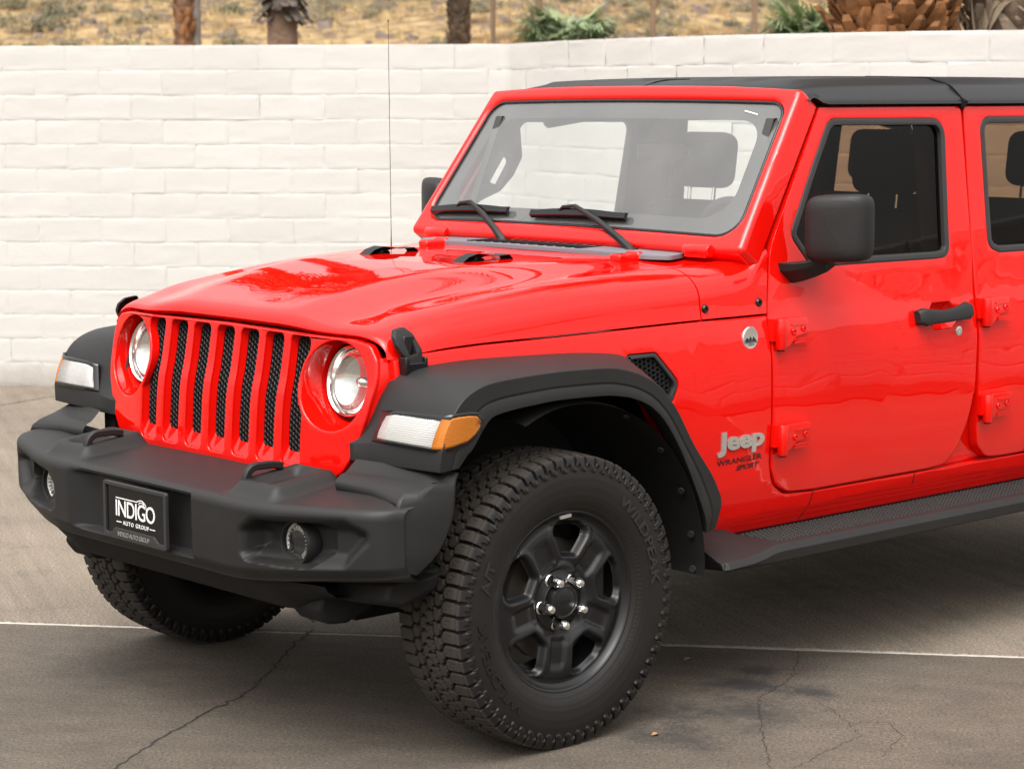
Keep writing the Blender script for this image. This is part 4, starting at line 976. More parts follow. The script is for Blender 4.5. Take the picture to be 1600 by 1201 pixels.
# spokes: shallow channel along each spoke axis, walls next to the windows stay proud
sa = (TT-math.radians(44)+math.pi/5) % (2*math.pi/5)-math.pi/5; lat = np.abs(RRr*np.sin(sa))
ch = (1-smooth((lat-.016)/.016))*smooth((RRr-.088)/.02)*smooth((.188-RRr)/.03)
DEP = DEP-.0105*ch
V2 = np.stack([RK*RRr*np.sin(TT), -DEP-.1075+.0, RK*RRr*np.cos(TT)], -1)
nr_ = len(rs); i, j = np.meshgrid(np.arange(NT), np.arange(nr_-1), indexing='ij'); i2 = (i+1) % NT
RF = np.stack([i*nr_+j, i2*nr_+j, i2*nr_+j+1, i*nr_+j+1], -1); keep = (np.minimum(WS[i, j], WS[i2, j+1]) > -.004)
RF = RF[keep]
V2 = V2.reshape(-1, 3)
bar = [(.249, -.1035), (.249, -.097), (.236, -.094), (.226, -.085), (.219, -.05), (.200, .0), (.205, .08), (.236, .10)]
def make_wheel():
    w = npmesh('wheel', V2, RF, RIM, CAR, 50)
    npmesh('tyre', V, TF, TYR, w, 48)
    MB().lathe(bar, (0, 0, 0), (0, 1, 0), 64).build('rim_barrel', RIM, w)
    for k in range(5):
        a = math.radians(44+72*k); c = Vector((.0635*math.sin(a), -.1075+.034, .0635*math.cos(a)))
        MB().lathe([(.0200, -.002), (.0200, .004), (.0168, .007)], c, (0, -1, 0), 24).lathe([(.0160, .004), (.0160, .030)], c, (0, -1, 0), 6).lathe([(.0154, .028), (.0142, .040), (.009, .048), (0, .050)], c, (0, -1, 0), 16).build('lug_nut', CHR, w)
    MB().lathe([(.086, -.002), (.083, .004), (.058, .010), (.056, .012)], (0, -.1075+.036, 0), (0, -1, 0), 56).build('hub_plate', RIM, w)
    cc = MB().lathe([(.0505, 0), (.050, .020), (.046, .030), (.040, .032), (.0385, .0305), (.036, .0305), (.034, .032), (0, .032)], (0, -.1075+.036, 0), (0, -1, 0), 48).build('centre_cap', RIM, w)
    textfit('cap_lettering', 'Jeep', .040, .015, lambda a, b, c: (a, -.1035-c, b), DRK, cc, .0006, off=.02)
    MB().lathe([(.165, 0), (.165, .024), (.07, .024), (.07, 0)], (0, -.05, 0), (0, 1, 0), 64).lathe([(.075, -.02), (.075, .02)], (0, -.05, 0), (0, 1, 0), 32).build('brake_disc', STEEL, w)
    bevel(MB().box((.135, -.03, .06), (.07, .10, .17)).build('brake_caliper', DRK, w), .01, 2)
    def sidetext(name, s, r, a0, h, sp, m):
        def f(a, b, c):
            t = a0+a/r; q = r+b; yb = -float(np.interp(q, [.265, .29, .315, .338, .356], [.120, .126, .1285, .128, .125])); return (q*math.sin(t), yb-c+.0003, q*math.cos(t))
        textfit(name, s, sp, h, f, m, w, .0034, off=.02)
    sidetext('sidewall_lettering', 'WILDPEAK', .317, math.radians(-118), .030, .30, TYR)
    sidetext('sidewall_lettering', 'A/T', .317, math.radians(-70), .030, .085, RUB)
    sidetext('sidewall_lettering', 'WILDPEAK', .317, math.radians(62), .030, .30, RUB)
    return w
WH = make_wheel()
kids = list(WH.children_recursive)
def put(o, x, y, flip): o.location = Vector((x, y, .3965))-CAR.location; o.rotation_euler = (0, 0, math.pi if flip else 0)
put(WH, 0, -.80, False)
for x, y, fl in ((0, .80, True), (3.008, -.80, False), (3.008, .80, True)):
    c = WH.copy(); COL.objects.link(c); put(c, x, y, fl)
    mp = {WH: c}
    for k in WH.children:
        q = k.copy(); COL.objects.link(q); q.parent = c
        for g in k.children:
            g2 = g.copy(); COL.objects.link(g2); g2.parent = q
MB().box((0, 0, 0), (.001, .001, .001))
# weight left on the rim: a thin wheel-weight clip
MB().prism([(-.028, -.9135, .3965+.2365), (.012, -.9135, .3965+.2395), (.012, -.9135, .3965+.2310), (-.028, -.9135, .3965+.2285)], (0, .006, 0)).build('wheel_weight', SIL, CAR)

# ---- interior
mb = MB(); mb.box((1.13, 0, 1.13), (.40, 1.36, .24)); mb.box((1.9, 0, .62), (1.6, 1.30, .12)); mb.box((1.6, 0, .80), (.8, .22, .30))
bevel(mb.build('dashboard', DASH, CAR), .05, 4)
bevel(MB().box((1.02, -.38, 1.262), (.30, .42, .05)).build('instrument_hood', DASH, CAR), .02, 3)
def seat(x, y, w=.46):
    def blob(name, c, d, rot, par, n=2):
        o = MB().box((0, 0, 0), d).build(name, SEAT, par); bevel(o, min(d)*.42, 4)
        for v in o.data.vertices: v.co = Vector(c)+Matrix.Rotation(rot, 3, 'Y') @ v.co
        return o
    st = blob('seat', (x-.25, y, .86), (.52, w, .18), R(-5), CAR)
    blob('seat_back', (x, y, 1.08), (.17, w, .58), R(12), st)
    blob('headrest', (x+.085, y, 1.508), (.11, .25, .20), R(8), st)
    mb = MB()
    for s in (-1, 1): mb.tube([(x+.06, y+s*.06, 1.36), (x+.075, y+s*.06, 1.50)], .007, 8)
    mb.build('headrest_post', CHR, st)
seat(1.86, -.41); seat(1.86, .42); seat(2.78, -.37, .56); seat(2.78, .37, .56)
mb = MB()
for s in (-1, 1):
    mb.tube([(1.33, s*.60, 1.66), (1.60, s*.575, 1.695), (2.9, s*.575, 1.695), (3.3, s*.60, 1.62), (3.55, s*.62, 1.20)], .034, 12)
    mb.tube([(1.97, s*.62, .75), (1.97, s*.61, 1.30), (1.97, s*.585, 1.69)], .038, 12)
mb.tube([(1.97, -.585, 1.69), (1.97, .585, 1.69)], .034, 12)
mb.tube([(2.9, -.575, 1.69), (2.9, .575, 1.69)], .034, 12)
mb.build('roll_bar', DASH, CAR)
for s in (-1, 1):
    plate('grab_handle', rpoly([(.965, 1.36), (1.00, 1.385, .02), (1.09, 1.415, .03), (1.15, 1.466, .03), (1.192, 1.53, .03), (1.178, 1.67), (1.10, 1.67)], 4), [rpoly([(1.038, 1.446, .008), (1.113, 1.552, .012), (1.148, 1.515, .012), (1.09, 1.434, .01)], 3)],
          lambda a, b, c: (a, s*.615+c, b), DASH, CAR, .035, .006, 2)
o = Vector((1.30, -.38, 1.245)); ax = Vector((.85, 0, .45)).normalized(); e1 = Vector((0, 1, 0)); e2 = ax.cross(e1)
sw_ = MB().tube([o+(e1*math.cos(t)+e2*math.sin(t))*.185 for t in np.linspace(0, 2*math.pi, 41)], .016, 10)
for t in (0, math.pi, -math.pi/2): sw_.tube([o, o+(e1*math.cos(t)+e2*math.sin(t))*.18], .017, 8)
sw_.lathe([(.07, -.01), (.065, .03), (0, .035)], o, ax, 24); sw_.tube([o, o-ax*.3], .03, 10)
sw_.build('steering_wheel', SEAT, CAR)
bevel(MB().box((1.27, -.02, 1.560), (.035, .22, .062)).build('rear_view_mirror', GBK, CAR), .012, 3)
MB().tube([(1.285, 0, 1.59), (1.18, 0, 1.66)], .010, 8).build('mirror_stem', GBK, CAR)
MB().box((1.22, 0, 1.70), (.06, 1.2, .04)).build('sun_visor_rail', SEAT, CAR)

# ================================================================== THE SETTING
def concrete(name, c1, c2, ang, streak, spots=()):
    m = D.materials.new(name); m.use_nodes = True; t = m.node_tree; p = t.nodes['Principled BSDF']; L = t.links.new
    g = t.nodes.new('ShaderNodeTexCoord'); mp = t.nodes.new('ShaderNodeMapping'); mp.inputs['Rotation'].default_value = (0, 0, ang); L(g.outputs['Object'], mp.inputs['Vector'])
    def noise(sc, det, vec, rough=.55, stretch=None):
        n = t.nodes.new('ShaderNodeTexNoise'); n.inputs['Scale'].default_value = sc; n.inputs['Detail'].default_value = det; n.inputs['Roughness'].default_value = rough
        if stretch:
            k = t.nodes.new('ShaderNodeMapping'); k.inputs['Scale'].default_value = stretch; L(vec, k.inputs['Vector']); vec = k.outputs[0]
        L(vec, n.inputs['Vector']); return n.outputs['Fac']
    def ramp(f, a, b):
        r = t.nodes.new('ShaderNodeMapRange'); r.inputs['From Min'].default_value = a; r.inputs['From Max'].default_value = b; L(f, r.inputs['Value']); return r.outputs[0]
    def mix(f, a, b, mode='MIX'):
        x = t.nodes.new('ShaderNodeMix'); x.data_type = 'RGBA'; x.blend_type = mode
        for k, q in ((0, f), (6, a), (7, b)):
            if isinstance(q, (int, float)): x.inputs[k].default_value = q
            elif isinstance(q, tuple): x.inputs[k].default_value = (*q, 1)
            else: L(q, x.inputs[k])
        return x.outputs[2]
    v = mp.outputs[0]
    big = ramp(noise(.9, 6, v, .6), .34, .66); col = mix(big, c1, c2)
    st = ramp(noise(7, 5, v, .65, streak), .34, .68)
    col = mix(.24, col, mix(st, tuple(c*.55 for c in c1), tuple(min(1, c*1.35) for c in c2)))
    fine = ramp(noise(60, 6, v, .7), .30, .70); col = mix(.30, col, mix(fine, (.03, .026, .022), (.55, .50, .44)), 'OVERLAY')
    grit = ramp(noise(110, 5, v, .9), .38, .62); col = mix(.75, col, mix(grit, (.10, .09, .08), (.90, .86, .80)), 'OVERLAY')
    blot = ramp(noise(3.2, 8, v, .75), .53, .72); col = mix(blot, col, mix(.45, col, (.04, .036, .034)))
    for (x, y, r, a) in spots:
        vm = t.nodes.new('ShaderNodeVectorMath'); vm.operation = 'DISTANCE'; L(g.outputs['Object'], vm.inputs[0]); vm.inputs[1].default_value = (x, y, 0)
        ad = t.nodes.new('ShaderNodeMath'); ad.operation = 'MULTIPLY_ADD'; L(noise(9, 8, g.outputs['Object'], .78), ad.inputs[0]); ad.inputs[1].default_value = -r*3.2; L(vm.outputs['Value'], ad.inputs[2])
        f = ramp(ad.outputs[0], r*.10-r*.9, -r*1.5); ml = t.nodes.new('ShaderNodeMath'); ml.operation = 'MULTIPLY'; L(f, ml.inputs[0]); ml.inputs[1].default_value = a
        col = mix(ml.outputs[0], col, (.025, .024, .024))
    L(col, p.inputs['Base Color']); p.inputs['Roughness'].default_value = .82; p.inputs['Specular IOR Level'].default_value = .3
    b = t.nodes.new('ShaderNodeBump'); b.inputs['Strength'].default_value = .35; b.inputs['Distance'].default_value = .003
    h = mix(.5, st, noise(160, 4, v, .6)); L(h, b.inputs['Height']); L(b.outputs[0], p.inputs['Normal'])
    return m
dJ = Vector((.637, -.771, 0)).normalized(); nJ = Vector((-dJ.y*-1, 0, 0)); nJ = Vector((-.771, -.637, 0)).normalized(); J0 = Vector((-.407, 1.417, 0))
aJ = math.atan2(dJ.y, dJ.x)
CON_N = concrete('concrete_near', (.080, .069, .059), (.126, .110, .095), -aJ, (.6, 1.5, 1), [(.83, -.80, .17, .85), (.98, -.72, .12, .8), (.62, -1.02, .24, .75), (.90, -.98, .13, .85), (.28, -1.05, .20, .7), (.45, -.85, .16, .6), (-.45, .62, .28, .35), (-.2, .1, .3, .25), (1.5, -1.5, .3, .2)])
CON_F = concrete('concrete_far', (.165, .143, .119), (.24, .211, .178), -aJ+R(62), (.10, 2.4, 1), [(1.9, .1, .5, .35), (1.2, .2, .4, .35)])
def slab(name, side_, far, m):
    a = J0-dJ*26+nJ*side_*.011; b = J0+dJ*26+nJ*side_*.011; q = []
    n = 90
    line = []
    for i in range(n+1):
        p = a+(b-a)*i/n; line.append(p)
    # ragged joint edge near the car
    fine = []
    for i in range(900):
        tt = 20+12*i/899; p = J0-dJ*26+dJ*tt+nJ*side_*(.0095+.0045*random.random()); fine.append(p)
    edge = [line[0]]+fine+[line[-1]]
    V = []; F = []
    for p in edge: V += [p+Vector((0, 0, -.006)), p+nJ*side_*.006, p+nJ*side_*far]
    for v in V[2::3]: pass
    V = [tuple(v) for v in V]
    for i in range(len(edge)-1): F += [(i*3, i*3+1, (i+1)*3+1, (i+1)*3), (i*3+1, i*3+2, (i+1)*3+2, (i+1)*3+1)]
    o = mesh(name, V, F, m, None, 30, recalc=True)
    if o.data.polygons[-1].normal.z < 0: o.data.flip_normals()
    return tag(o, kind='structure')
slab('pavement', 1, 14, CON_N); slab('pavement', -1, 16, CON_F)
JNT = mat('joint_sealant', (.42, .39, .34), .85, bump=(90, .6, .003), var=(16, .35))
CRK = mat('crack_dark', (.022, .020, .018), .9)
o = mesh('joint_strip', [J0-dJ*26-nJ*.022+Vector((0, 0, -.003)), J0+dJ*26-nJ*.022+Vector((0, 0, -.003)), J0+dJ*26+nJ*.022+Vector((0, 0, -.003)), J0-dJ*26+nJ*.022+Vector((0, 0, -.003))], [(0, 1, 2, 3)], JNT); tag(o, kind='structure')
if o.data.polygons[0].normal.z < 0: o.data.flip_normals()
SOIL = mat('soil', (.26, .17, .10), .95, bump=(3, .6, .08), var=(.8, .4))
o = mesh('ground', [(-400, -400, -.03), (400, -400, -.03), (400, 400, -.03), (-400, 400, -.03)], [(0, 1, 2, 3)], SOIL); tag(o, kind='structure')
def crack(pts, w0=.0035, w1=.002):
    P = [Vector((*p, 0)) for p in pts]; out = []
    for a, b in zip(P[:-1], P[1:]):
        n = max(2, int((b-a).length/.018)); pe = Vector((-(b-a).y, (b-a).x, 0)).normalized()
        for k in range(n): out.append(a+(b-a)*k/n+pe*random.gauss(0, .0045))
    out.append(P[-1]); V = []; F = []
    for i, p in enumerate(out):
        t = (out[min(i+1, len(out)-1)]-out[max(i-1, 0)]).normalized(); pe = Vector((-t.y, t.x, 0)); f = i/(len(out)-1); w = (w0+(w1-w0)*f)*random.uniform(.5, 1.3)
        V += [p+pe*w+Vector((0, 0, .0012)), p-pe*w+Vector((0, 0, .0012))]
    F = [(2*i, 2*i+1, 2*i+3, 2*i+2) for i in range(len(out)-1)]
    o = mesh('pavement_crack', V, F, CRK); tag(o, kind='structure')
    if o.data.polygons[0].normal.z < 0: o.data.flip_normals()
crack([(.301, .625), (.156, .528), (.045, .424), (-.126, .278), (-.249, .186), (-.362, .093), (-.491, .05), (-.651, -.047), (-.746, -.09), (-.884, -.179), (-1.023, -.272), (-1.4, -.5)], .0050, .0030)
crack([(.36, .70), (.44, .86)], .006, .004)
crack([(1.263, -.640), (1.054, -.801), (.93, -.87), (.754, -.925), (.558, -1.111), (.259, -1.409), (.1, -1.6)], .0017, .0013)
crack([(.93, -.87), (.807, -1.157), (.665, -1.376), (.441, -1.418), (.298, -1.452)], .0010, .0009)
crack([(.764, -1.295), (.824, -1.349), (.75, -1.452), (.544, -1.549)], .0010, .0009)
crack([(.62, -1.22), (.70, -1.30), (.764, -1.295)], .0006, .0006)
crack([(-3.2, 4.2), (2.279, 6.175), (2.749, 6.345), (4.2, 6.8)], .006, .006)
LEAF = mat('dry_leaf', (.34, .20, .10), .8)
for x, y, r in ((.917, -.488, 1.), (.25, -1.0, .8)):
    V = [(x+.012*r*math.cos(t)*(1.7 if k % 2 else .8), y+.012*r*math.sin(t), .003+.003*(k % 3)) for k, t in enumerate(np.linspace(0, 5.4, 7))]
    tag(mesh('dry_leaf', V, [tuple(range(7))], LEAF), 'tiny curled brown dry leaf lying loose on the concrete', 'leaf', 'leaves on the concrete')

# ---- painted slump-block walls
WALL = mat('white_painted_block', (.535, .520, .497), .8, spec=.2, bump=(30, .22, .006, 6), var=(1.7, .06))
_t = WALL.node_tree; _p = _t.nodes['Principled BSDF']; _g = _t.nodes.new('ShaderNodeTexCoord'); _x = _t.nodes.new('ShaderNodeSeparateXYZ'); _t.links.new(_g.outputs['Object'], _x.inputs[0])
_n = _t.nodes.new('ShaderNodeTexNoise'); _n.inputs['Scale'].default_value = 5; _n.inputs['Detail'].default_value = 8; _n.inputs['Roughness'].default_value = .75; _t.links.new(_g.outputs['Object'], _n.inputs['Vector'])
_a = _t.nodes.new('ShaderNodeMath'); _a.operation = 'MULTIPLY_ADD'; _t.links.new(_n.outputs['Fac'], _a.inputs[0]); _a.inputs[1].default_value = -.26; _t.links.new(_x.outputs['Z'], _a.inputs[2])
_r = _t.nodes.new('ShaderNodeMapRange'); _r.inputs['From Min'].default_value = .04; _r.inputs['From Max'].default_value = -.14; _r.inputs['To Max'].default_value = .55; _t.links.new(_a.outputs[0], _r.inputs['Value'])
_m = _t.nodes.new('ShaderNodeMix'); _m.data_type = 'RGBA'; _t.links.new(_r.outputs[0], _m.inputs[0]); _t.links.new(_p.inputs['Base Color'].links[0].from_socket, _m.inputs[6]); _m.inputs[7].default_value = (.20, .17, .13, 1); _t.links.new(_m.outputs[2], _p.inputs['Base Color'])
CH, BL = .1457, .388
def block_wall(name, pts, courses, label, cat, thick=.15, face=1, jd=1.):
    P = [Vector((*p, 0)) for p in pts]; cum = [0]
    for a, b in zip(P[:-1], P[1:]): cum.append(cum[-1]+(b-a).length)
    def at(s):
        s = min(max(s, 0), cum[-1]-1e-6); i = max(k for k in range(len(cum)) if cum[k] <= s); i = min(i, len(P)-2)
        t = (s-cum[i])/(cum[i+1]-cum[i]); p = P[i]+(P[i+1]-P[i])*t
        def tang(k): return (P[min(k+1, len(P)-1)]-P[max(k-1, 0)]).normalized()
        d = (tang(i)*(1-t)+tang(i+1)*t).normalized(); return p, Vector((d.y, -d.x, 0))*face
    V = []; F = []; nb = int(cum[-1]/BL)
    us = [0, .018, .036, .06, .18, .35, .5, .65, .82, .94, .964, .982, 1]; wsz = [0, .05, .12, .2, .4, .62, .84, .92, .97, 1]
    for c in range(courses):
        off = 0 if c % 2 else -.5; z0 = c*CH
        shelf = .006 if c == courses-3 else 0
        for b in range(nb+1):
            s0 = (b+off)*BL; s1 = s0+BL
            if s1 <= 0 or s0 >= cum[-1]: continue
            tilt = rng.normal(0, .0008); tl2 = rng.normal(0, .0008); pro = rng.normal(0, .0007)+shelf*.5; sl = rng.uniform(.0005, .0022); base = len(V)
            for u in us:
                p, n = at(s0+u*BL)
                for w in wsz:
                    eu = min(u, 1-u)*BL/.014; ew = min(w*1.0, (1-w))*CH/.010
                    d = .009*(1-smooth(1-min(1, eu))**1)*1.0 if False else 0
                    rec = .22*max(-.009, -.0075*(1-smooth(min(1, eu)))-.0065*(1-smooth(min(1, ew))))
                    h = rec*jd+pro+tilt*(u-.5)*2+tl2*(w-.5)*2+sl*math.sin(math.pi*min(1, max(0, 1.25-w)))+rng.normal(0, .0009)
                    q = p+n*h; V.append((q.x, q.y, z0+w*CH+rng.normal(0, .0008)*(0 < w < 1)))
            nw = len(wsz)
            F += [tuple(base+k for k in (i*nw+j, (i+1)*nw+j, (i+1)*nw+j+1, i*nw+j+1)) for i in range(len(us)-1) for j in range(nw-1)]
    # top and back
    N = int(cum[-1]/.1); base = len(V); H = courses*CH
    for i in range(N+1):
        p, n = at(cum[-1]*i/N)
        for d, z in ((-.010, H-.006), (-.012, H-.001), (-thick, H), (-thick, 0)): q = p+n*d; V.append((q.x, q.y, z+rng.normal(0, .0016)))
    F += [tuple(base+k for k in (i*4+j, (i+1)*4+j, (i+1)*4+j+1, i*4+j+1)) for i in range(N) for j in range(3)]
    me = D.meshes.new(name); me.from_pydata(V, [], F); me.update(); finish(me, 60)
    o = link(name, me, WALL); return tag(o, label, cat)
wp = [(4.809, 4.704), (4.685, 4.337), (4.556, 3.971), (4.458, 3.595), (4.411, 3.21), (4.391, 2.823), (4.402, 2.435), (4.463, 2.052), (4.565, 1.677), (4.716, 1.32)]
a = Vector((.684, -.730)); P0 = Vector((4.809, 4.704)); left = [tuple(P0-a*q) for q in (10.0, 6, 3, 1.2, .5, .2)]; left[-1] = (4.69, 4.86) if False else left[-1]
d_ = Vector((.39, -.92)); q = Vector(wp[-1]); right = []
for k in range(40):
    w = min(1, (k+1)/5); d = (d_*(1-w)+Vector((.744, -.668))*w).normalized(); q = q+d*.388; right.append(tuple(q))
block_wall('block_wall', left+wp+right, 14, 'white painted block wall curving behind the red car', 'wall')
# the wall on the other side of the yard, seen in the shine of the doors
far_w = [(1.0, -10.4), (3.5, -8.15), (6.0, -5.9), (8.5, -3.65), (11, -1.4)]
block_wall('block_wall', far_w, 14, 'white painted block wall across the yard, seen only as a reflection in the red doors', 'wall', face=-1, jd=13.)
tag(mesh('planting_strip', [(.9, -10.2, .02), (10.9, -1.2, .02), (10.3, -.45, .03), (.3, -9.45, .03)], [(0, 1, 2, 3)], mat('dark_soil', (.05, .035, .025), .95, bump=(8, .6, .05))), kind='structure')

# ---- hillside
F2 = Vector((.668, .744)).normalized(); R2 = Vector((.744, -.668)).normalized(); C2 = Vector((-4.04, -5.19))
from mathutils import noise as mn
def hill_z(u, v):
    ramp = .105*max(0, u-24)+.0007*max(0, u-60)**2*.3
    q = Vector((u*.06, v*.06, 3.1)); z = ramp+1.0*mn.noise(q)*min(1, max(0, (u-24)/18))+.35*mn.noise(q*4)*min(1, max(0, (u-24)/12))
    return z-.05+.006*v*min(1, max(0, (u-24)/30))
us = np.concatenate([np.linspace(22, 80, 90), np.linspace(82, 200, 40)]); vsv = np.linspace(-90, 90, 200)
P = np.array([[(*(C2+F2*u+R2*v), hill_z(u, v)) for v in vsv] for u in us])
HM = D.materials.new('dry_hillside'); HM.use_nodes = True; t = HM.node_tree; p = t.nodes['Principled BSDF']; L = t.links.new
tc = t.nodes.new('ShaderNodeTexCoord')
def nz(sc, det, ro=.6):
    n = t.nodes.new('ShaderNodeTexNoise'); n.inputs['Scale'].default_value = sc; n.inputs['Detail'].default_value = det; n.inputs['Roughness'].default_value = ro; L(tc.outputs['Object'], n.inputs['Vector']); return n.outputs['Fac']
def rp(f, stops):
    r = t.nodes.new('ShaderNodeValToRGB'); e = r.color_ramp.elements
    while len(e) > 1: e.remove(e[-1])
    e[0].position = stops[0][0]; e[0].color = (*stops[0][1], 1)
    for pos, c in stops[1:]: k = e.new(pos); k.color = (*c, 1)
    L(f, r.inputs[0]); return r.outputs[0]
c1 = rp(nz(1.3, 8, .68), [(.32, (.125, .092, .075)), (.43, (.20, .145, .095)), (.53, (.40, .28, .14)), (.70, (.50, .37, .20))])
c2 = rp(nz(.35, 6, .6), [(.36, (.19, .13, .085)), (.48, (.5, .5, .5)), (.7, (.5, .5, .5))])
mx = t.nodes.new('ShaderNodeMix'); mx.data_type = 'RGBA'; mx.blend_type = 'OVERLAY'; mx.inputs[0].default_value = .75; L(c1, mx.inputs[6]); L(c2, mx.inputs[7]); L(mx.outputs[2], p.inputs['Base Color'])
p.inputs['Roughness'].default_value = .95; p.inputs['Specular IOR Level'].default_value = .1
b = t.nodes.new('ShaderNodeBump'); b.inputs['Strength'].default_value = .9; b.inputs['Distance'].default_value = .25; L(nz(2.2, 8, .7), b.inputs['Height']); L(b.outputs[0], p.inputs['Normal'])
tag(grid('hillside', P, HM, None, flip=False, angle=80), kind='structure')
if D.objects['hillside'].data.polygons[0].normal.z < 0: D.objects['hillside'].data.flip_normals()
def scatter(name, n, urange, fn, m):
    V = []; F = []
    for k in range(n):
        u = random.uniform(*urange); v = random.uniform(-.34, .34)*u; g = C2+F2*u+R2*v; fn(V, F, Vector((g.x, g.y, hill_z(u, v))))
    me = D.meshes.new(name); me.from_pydata([tuple(q) for q in V], [], F); me.update(); o = link(name, me, m); return tag(o, kind='stuff')
def rock(V, F, c):
    r = random.uniform(.05, .26)*random.choice((.5, .7, 1)); b = len(V)
    for i, (la, n) in enumerate(((.0, 7), (.5, 7), (1.0, 5))):
        for k in range(n):
            t_ = 2*math.pi*k/n; q = r*(1.25-.6*la)*random.uniform(.75, 1.2); V.append(c+Vector((q*math.cos(t_), q*math.sin(t_), -.05+r*1.0*la*random.uniform(.7, 1.1))))
    for k in range(7): F.append((b+k, b+(k+1) % 7, b+7+(k+1) % 7, b+7+k))
    for k in range(7): F.append((b+7+k, b+7+(k+1) % 7, b+14+min(4, int((k+1) % 7*5/7)), b+14+min(4, int(k*5/7))) if int((k+1) % 7*5/7) != int(k*5/7) else (b+7+k, b+7+(k+1) % 7, b+14+int(k*5/7)))
    F.append(tuple(b+14+k for k in range(5)))
def shrub(V, F, c):
    r = random.uniform(.18, .65); n = int(90+r*160)
    for k in range(n):
        d = Vector((random.gauss(0, 1), random.gauss(0, 1), abs(random.gauss(0, .9)))).normalized()*r*random.uniform(.35, 1.05); d.z *= .8
        a = Vector((random.gauss(0, 1), random.gauss(0, 1), random.gauss(0, 1))).normalized(); bb = a.orthogonal().normalized(); s_ = random.uniform(.025, .06)*(1+r*.6)
        b = len(V); q = c+d; V += [q-a*s_*1.6, q+bb*s_*.5, q+a*s_*1.6, q-bb*s_*.5]; F.append((b, b+1, b+2, b+3))
scatter('rocks', 3600, (30, 110), rock, mat('hill_rock', (.135, .100, .080), .9, bump=(9, .8, .05), var=(1.7, .6)))
scatter('dry_scrub', 620, (30, 110), shrub, mat('dry_scrub', (.15, .125, .070), .9, var=(.5, .5)))
scatter('green_scrub', 130, (30, 90), shrub, mat('green_scrub', (.085, .085, .05), .9, var=(.5, .4)))
def tuft(V, F, c):
    r = random.uniform(.05, .13)
    for k in range(12):
        an = random.uniform(0, 6.28); b = len(V); d = Vector((math.cos(an), math.sin(an), 0)); q = c+d*r*random.uniform(0, 1.2); pe = Vector((-d.y, d.x, 0))*.012
        V += [q-pe, q+pe, q+d*r*.7+Vector((0, 0, r*1.7))]; F.append((b, b+1, b+2))
scatter('dry_grass', 9000, (32, 90), tuft, mat('dry_grass', (.47, .345, .175), .9, var=(.6, .3)))

# ---- palms behind the wall
BARK = mat('palm_bark', (.17, .105, .070), .9, bump=(14, .9, .03, 6), var=(5, .5))
BOOT = mat('palm_boot', (.27, .115, .038), .75, bump=(30, .6, .01), var=(9, .95))
BOOT2 = mat('grey_boot', (.27, .20, .145), .85, bump=(30, .6, .01), var=(4, .55))
DRYF = mat('dry_frond', (.27, .205, .14), .85, var=(3, .5))
FRON = mat('palm_frond', (.085, .115, .05), .6, var=(2.5, .4))
def trunk_mesh(name, x, y, r, h, m, par, z0=-.1, ring=.05, lean=(0, 0)):
    rows = []
    nzs = int(h/.06)
    for i in range(nzs+1):
        z = z0+h*i/nzs; rr = r*(1+.18*math.exp(-z*1.5))*(1+ring*math.sin(z*2*math.pi/.16)*.5+ring*.5*random.gauss(0, 1)*.4)
        rows.append([(x+lean[0]*z+rr*(1+.05*mn.noise(Vector((math.cos(t)*2, math.sin(t)*2, z*3))))*math.cos(t), y+lean[1]*z+rr*math.sin(t), z) for t in np.linspace(0, 2*math.pi, 25)[:-1]])
    return grid(name, rows, m, par, cv=True, angle=60)
def boots(name, x, y, r, z0, z1, step, size, m, par, spread=.55, tilt=.5):
    V = []; F = []; k = 0; z = z0
    n = int((z1-z0)/step)
    for k in range(n):
        z = z0+k*step; t = k*2.39996+random.gauss(0, .12); d = Vector((math.cos(t), math.sin(t), 0)); pe = Vector((-d.y, d.x, 0)); s_ = size*random.uniform(.6, 1.35); c = Vector((x, y, z))+d*r*random.uniform(.86, .97); tl = tilt*random.uniform(.55, 1.5)
        upv = (Vector((0, 0, 1))*math.cos(tl)+d*math.sin(tl)+pe*random.gauss(0, .22)).normalized(); th_ = s_*.20
        b = len(V); outn = d
        for (hh, ww, of) in ((0, .62, 0), (.5, .50, .10), (.95, .34, .12), (1.25, .20*random.uniform(.5, 1.4), .02)):
            for sgn, oo in ((-1, 0), (0, 1.0), (1, 0), (0, -.6)): V.append(c+upv*s_*hh+pe*sgn*s_*ww+outn*(th_*oo+of*s_))
        for i in range(3):
            for j in range(4): F.append((b+i*4+j, b+i*4+(j+1) % 4, b+(i+1)*4+(j+1) % 4, b+(i+1)*4+j))
        F.append(tuple(b+12+j for j in range(4)))
    return mesh(name, V, F, m, par, 30, recalc=True)
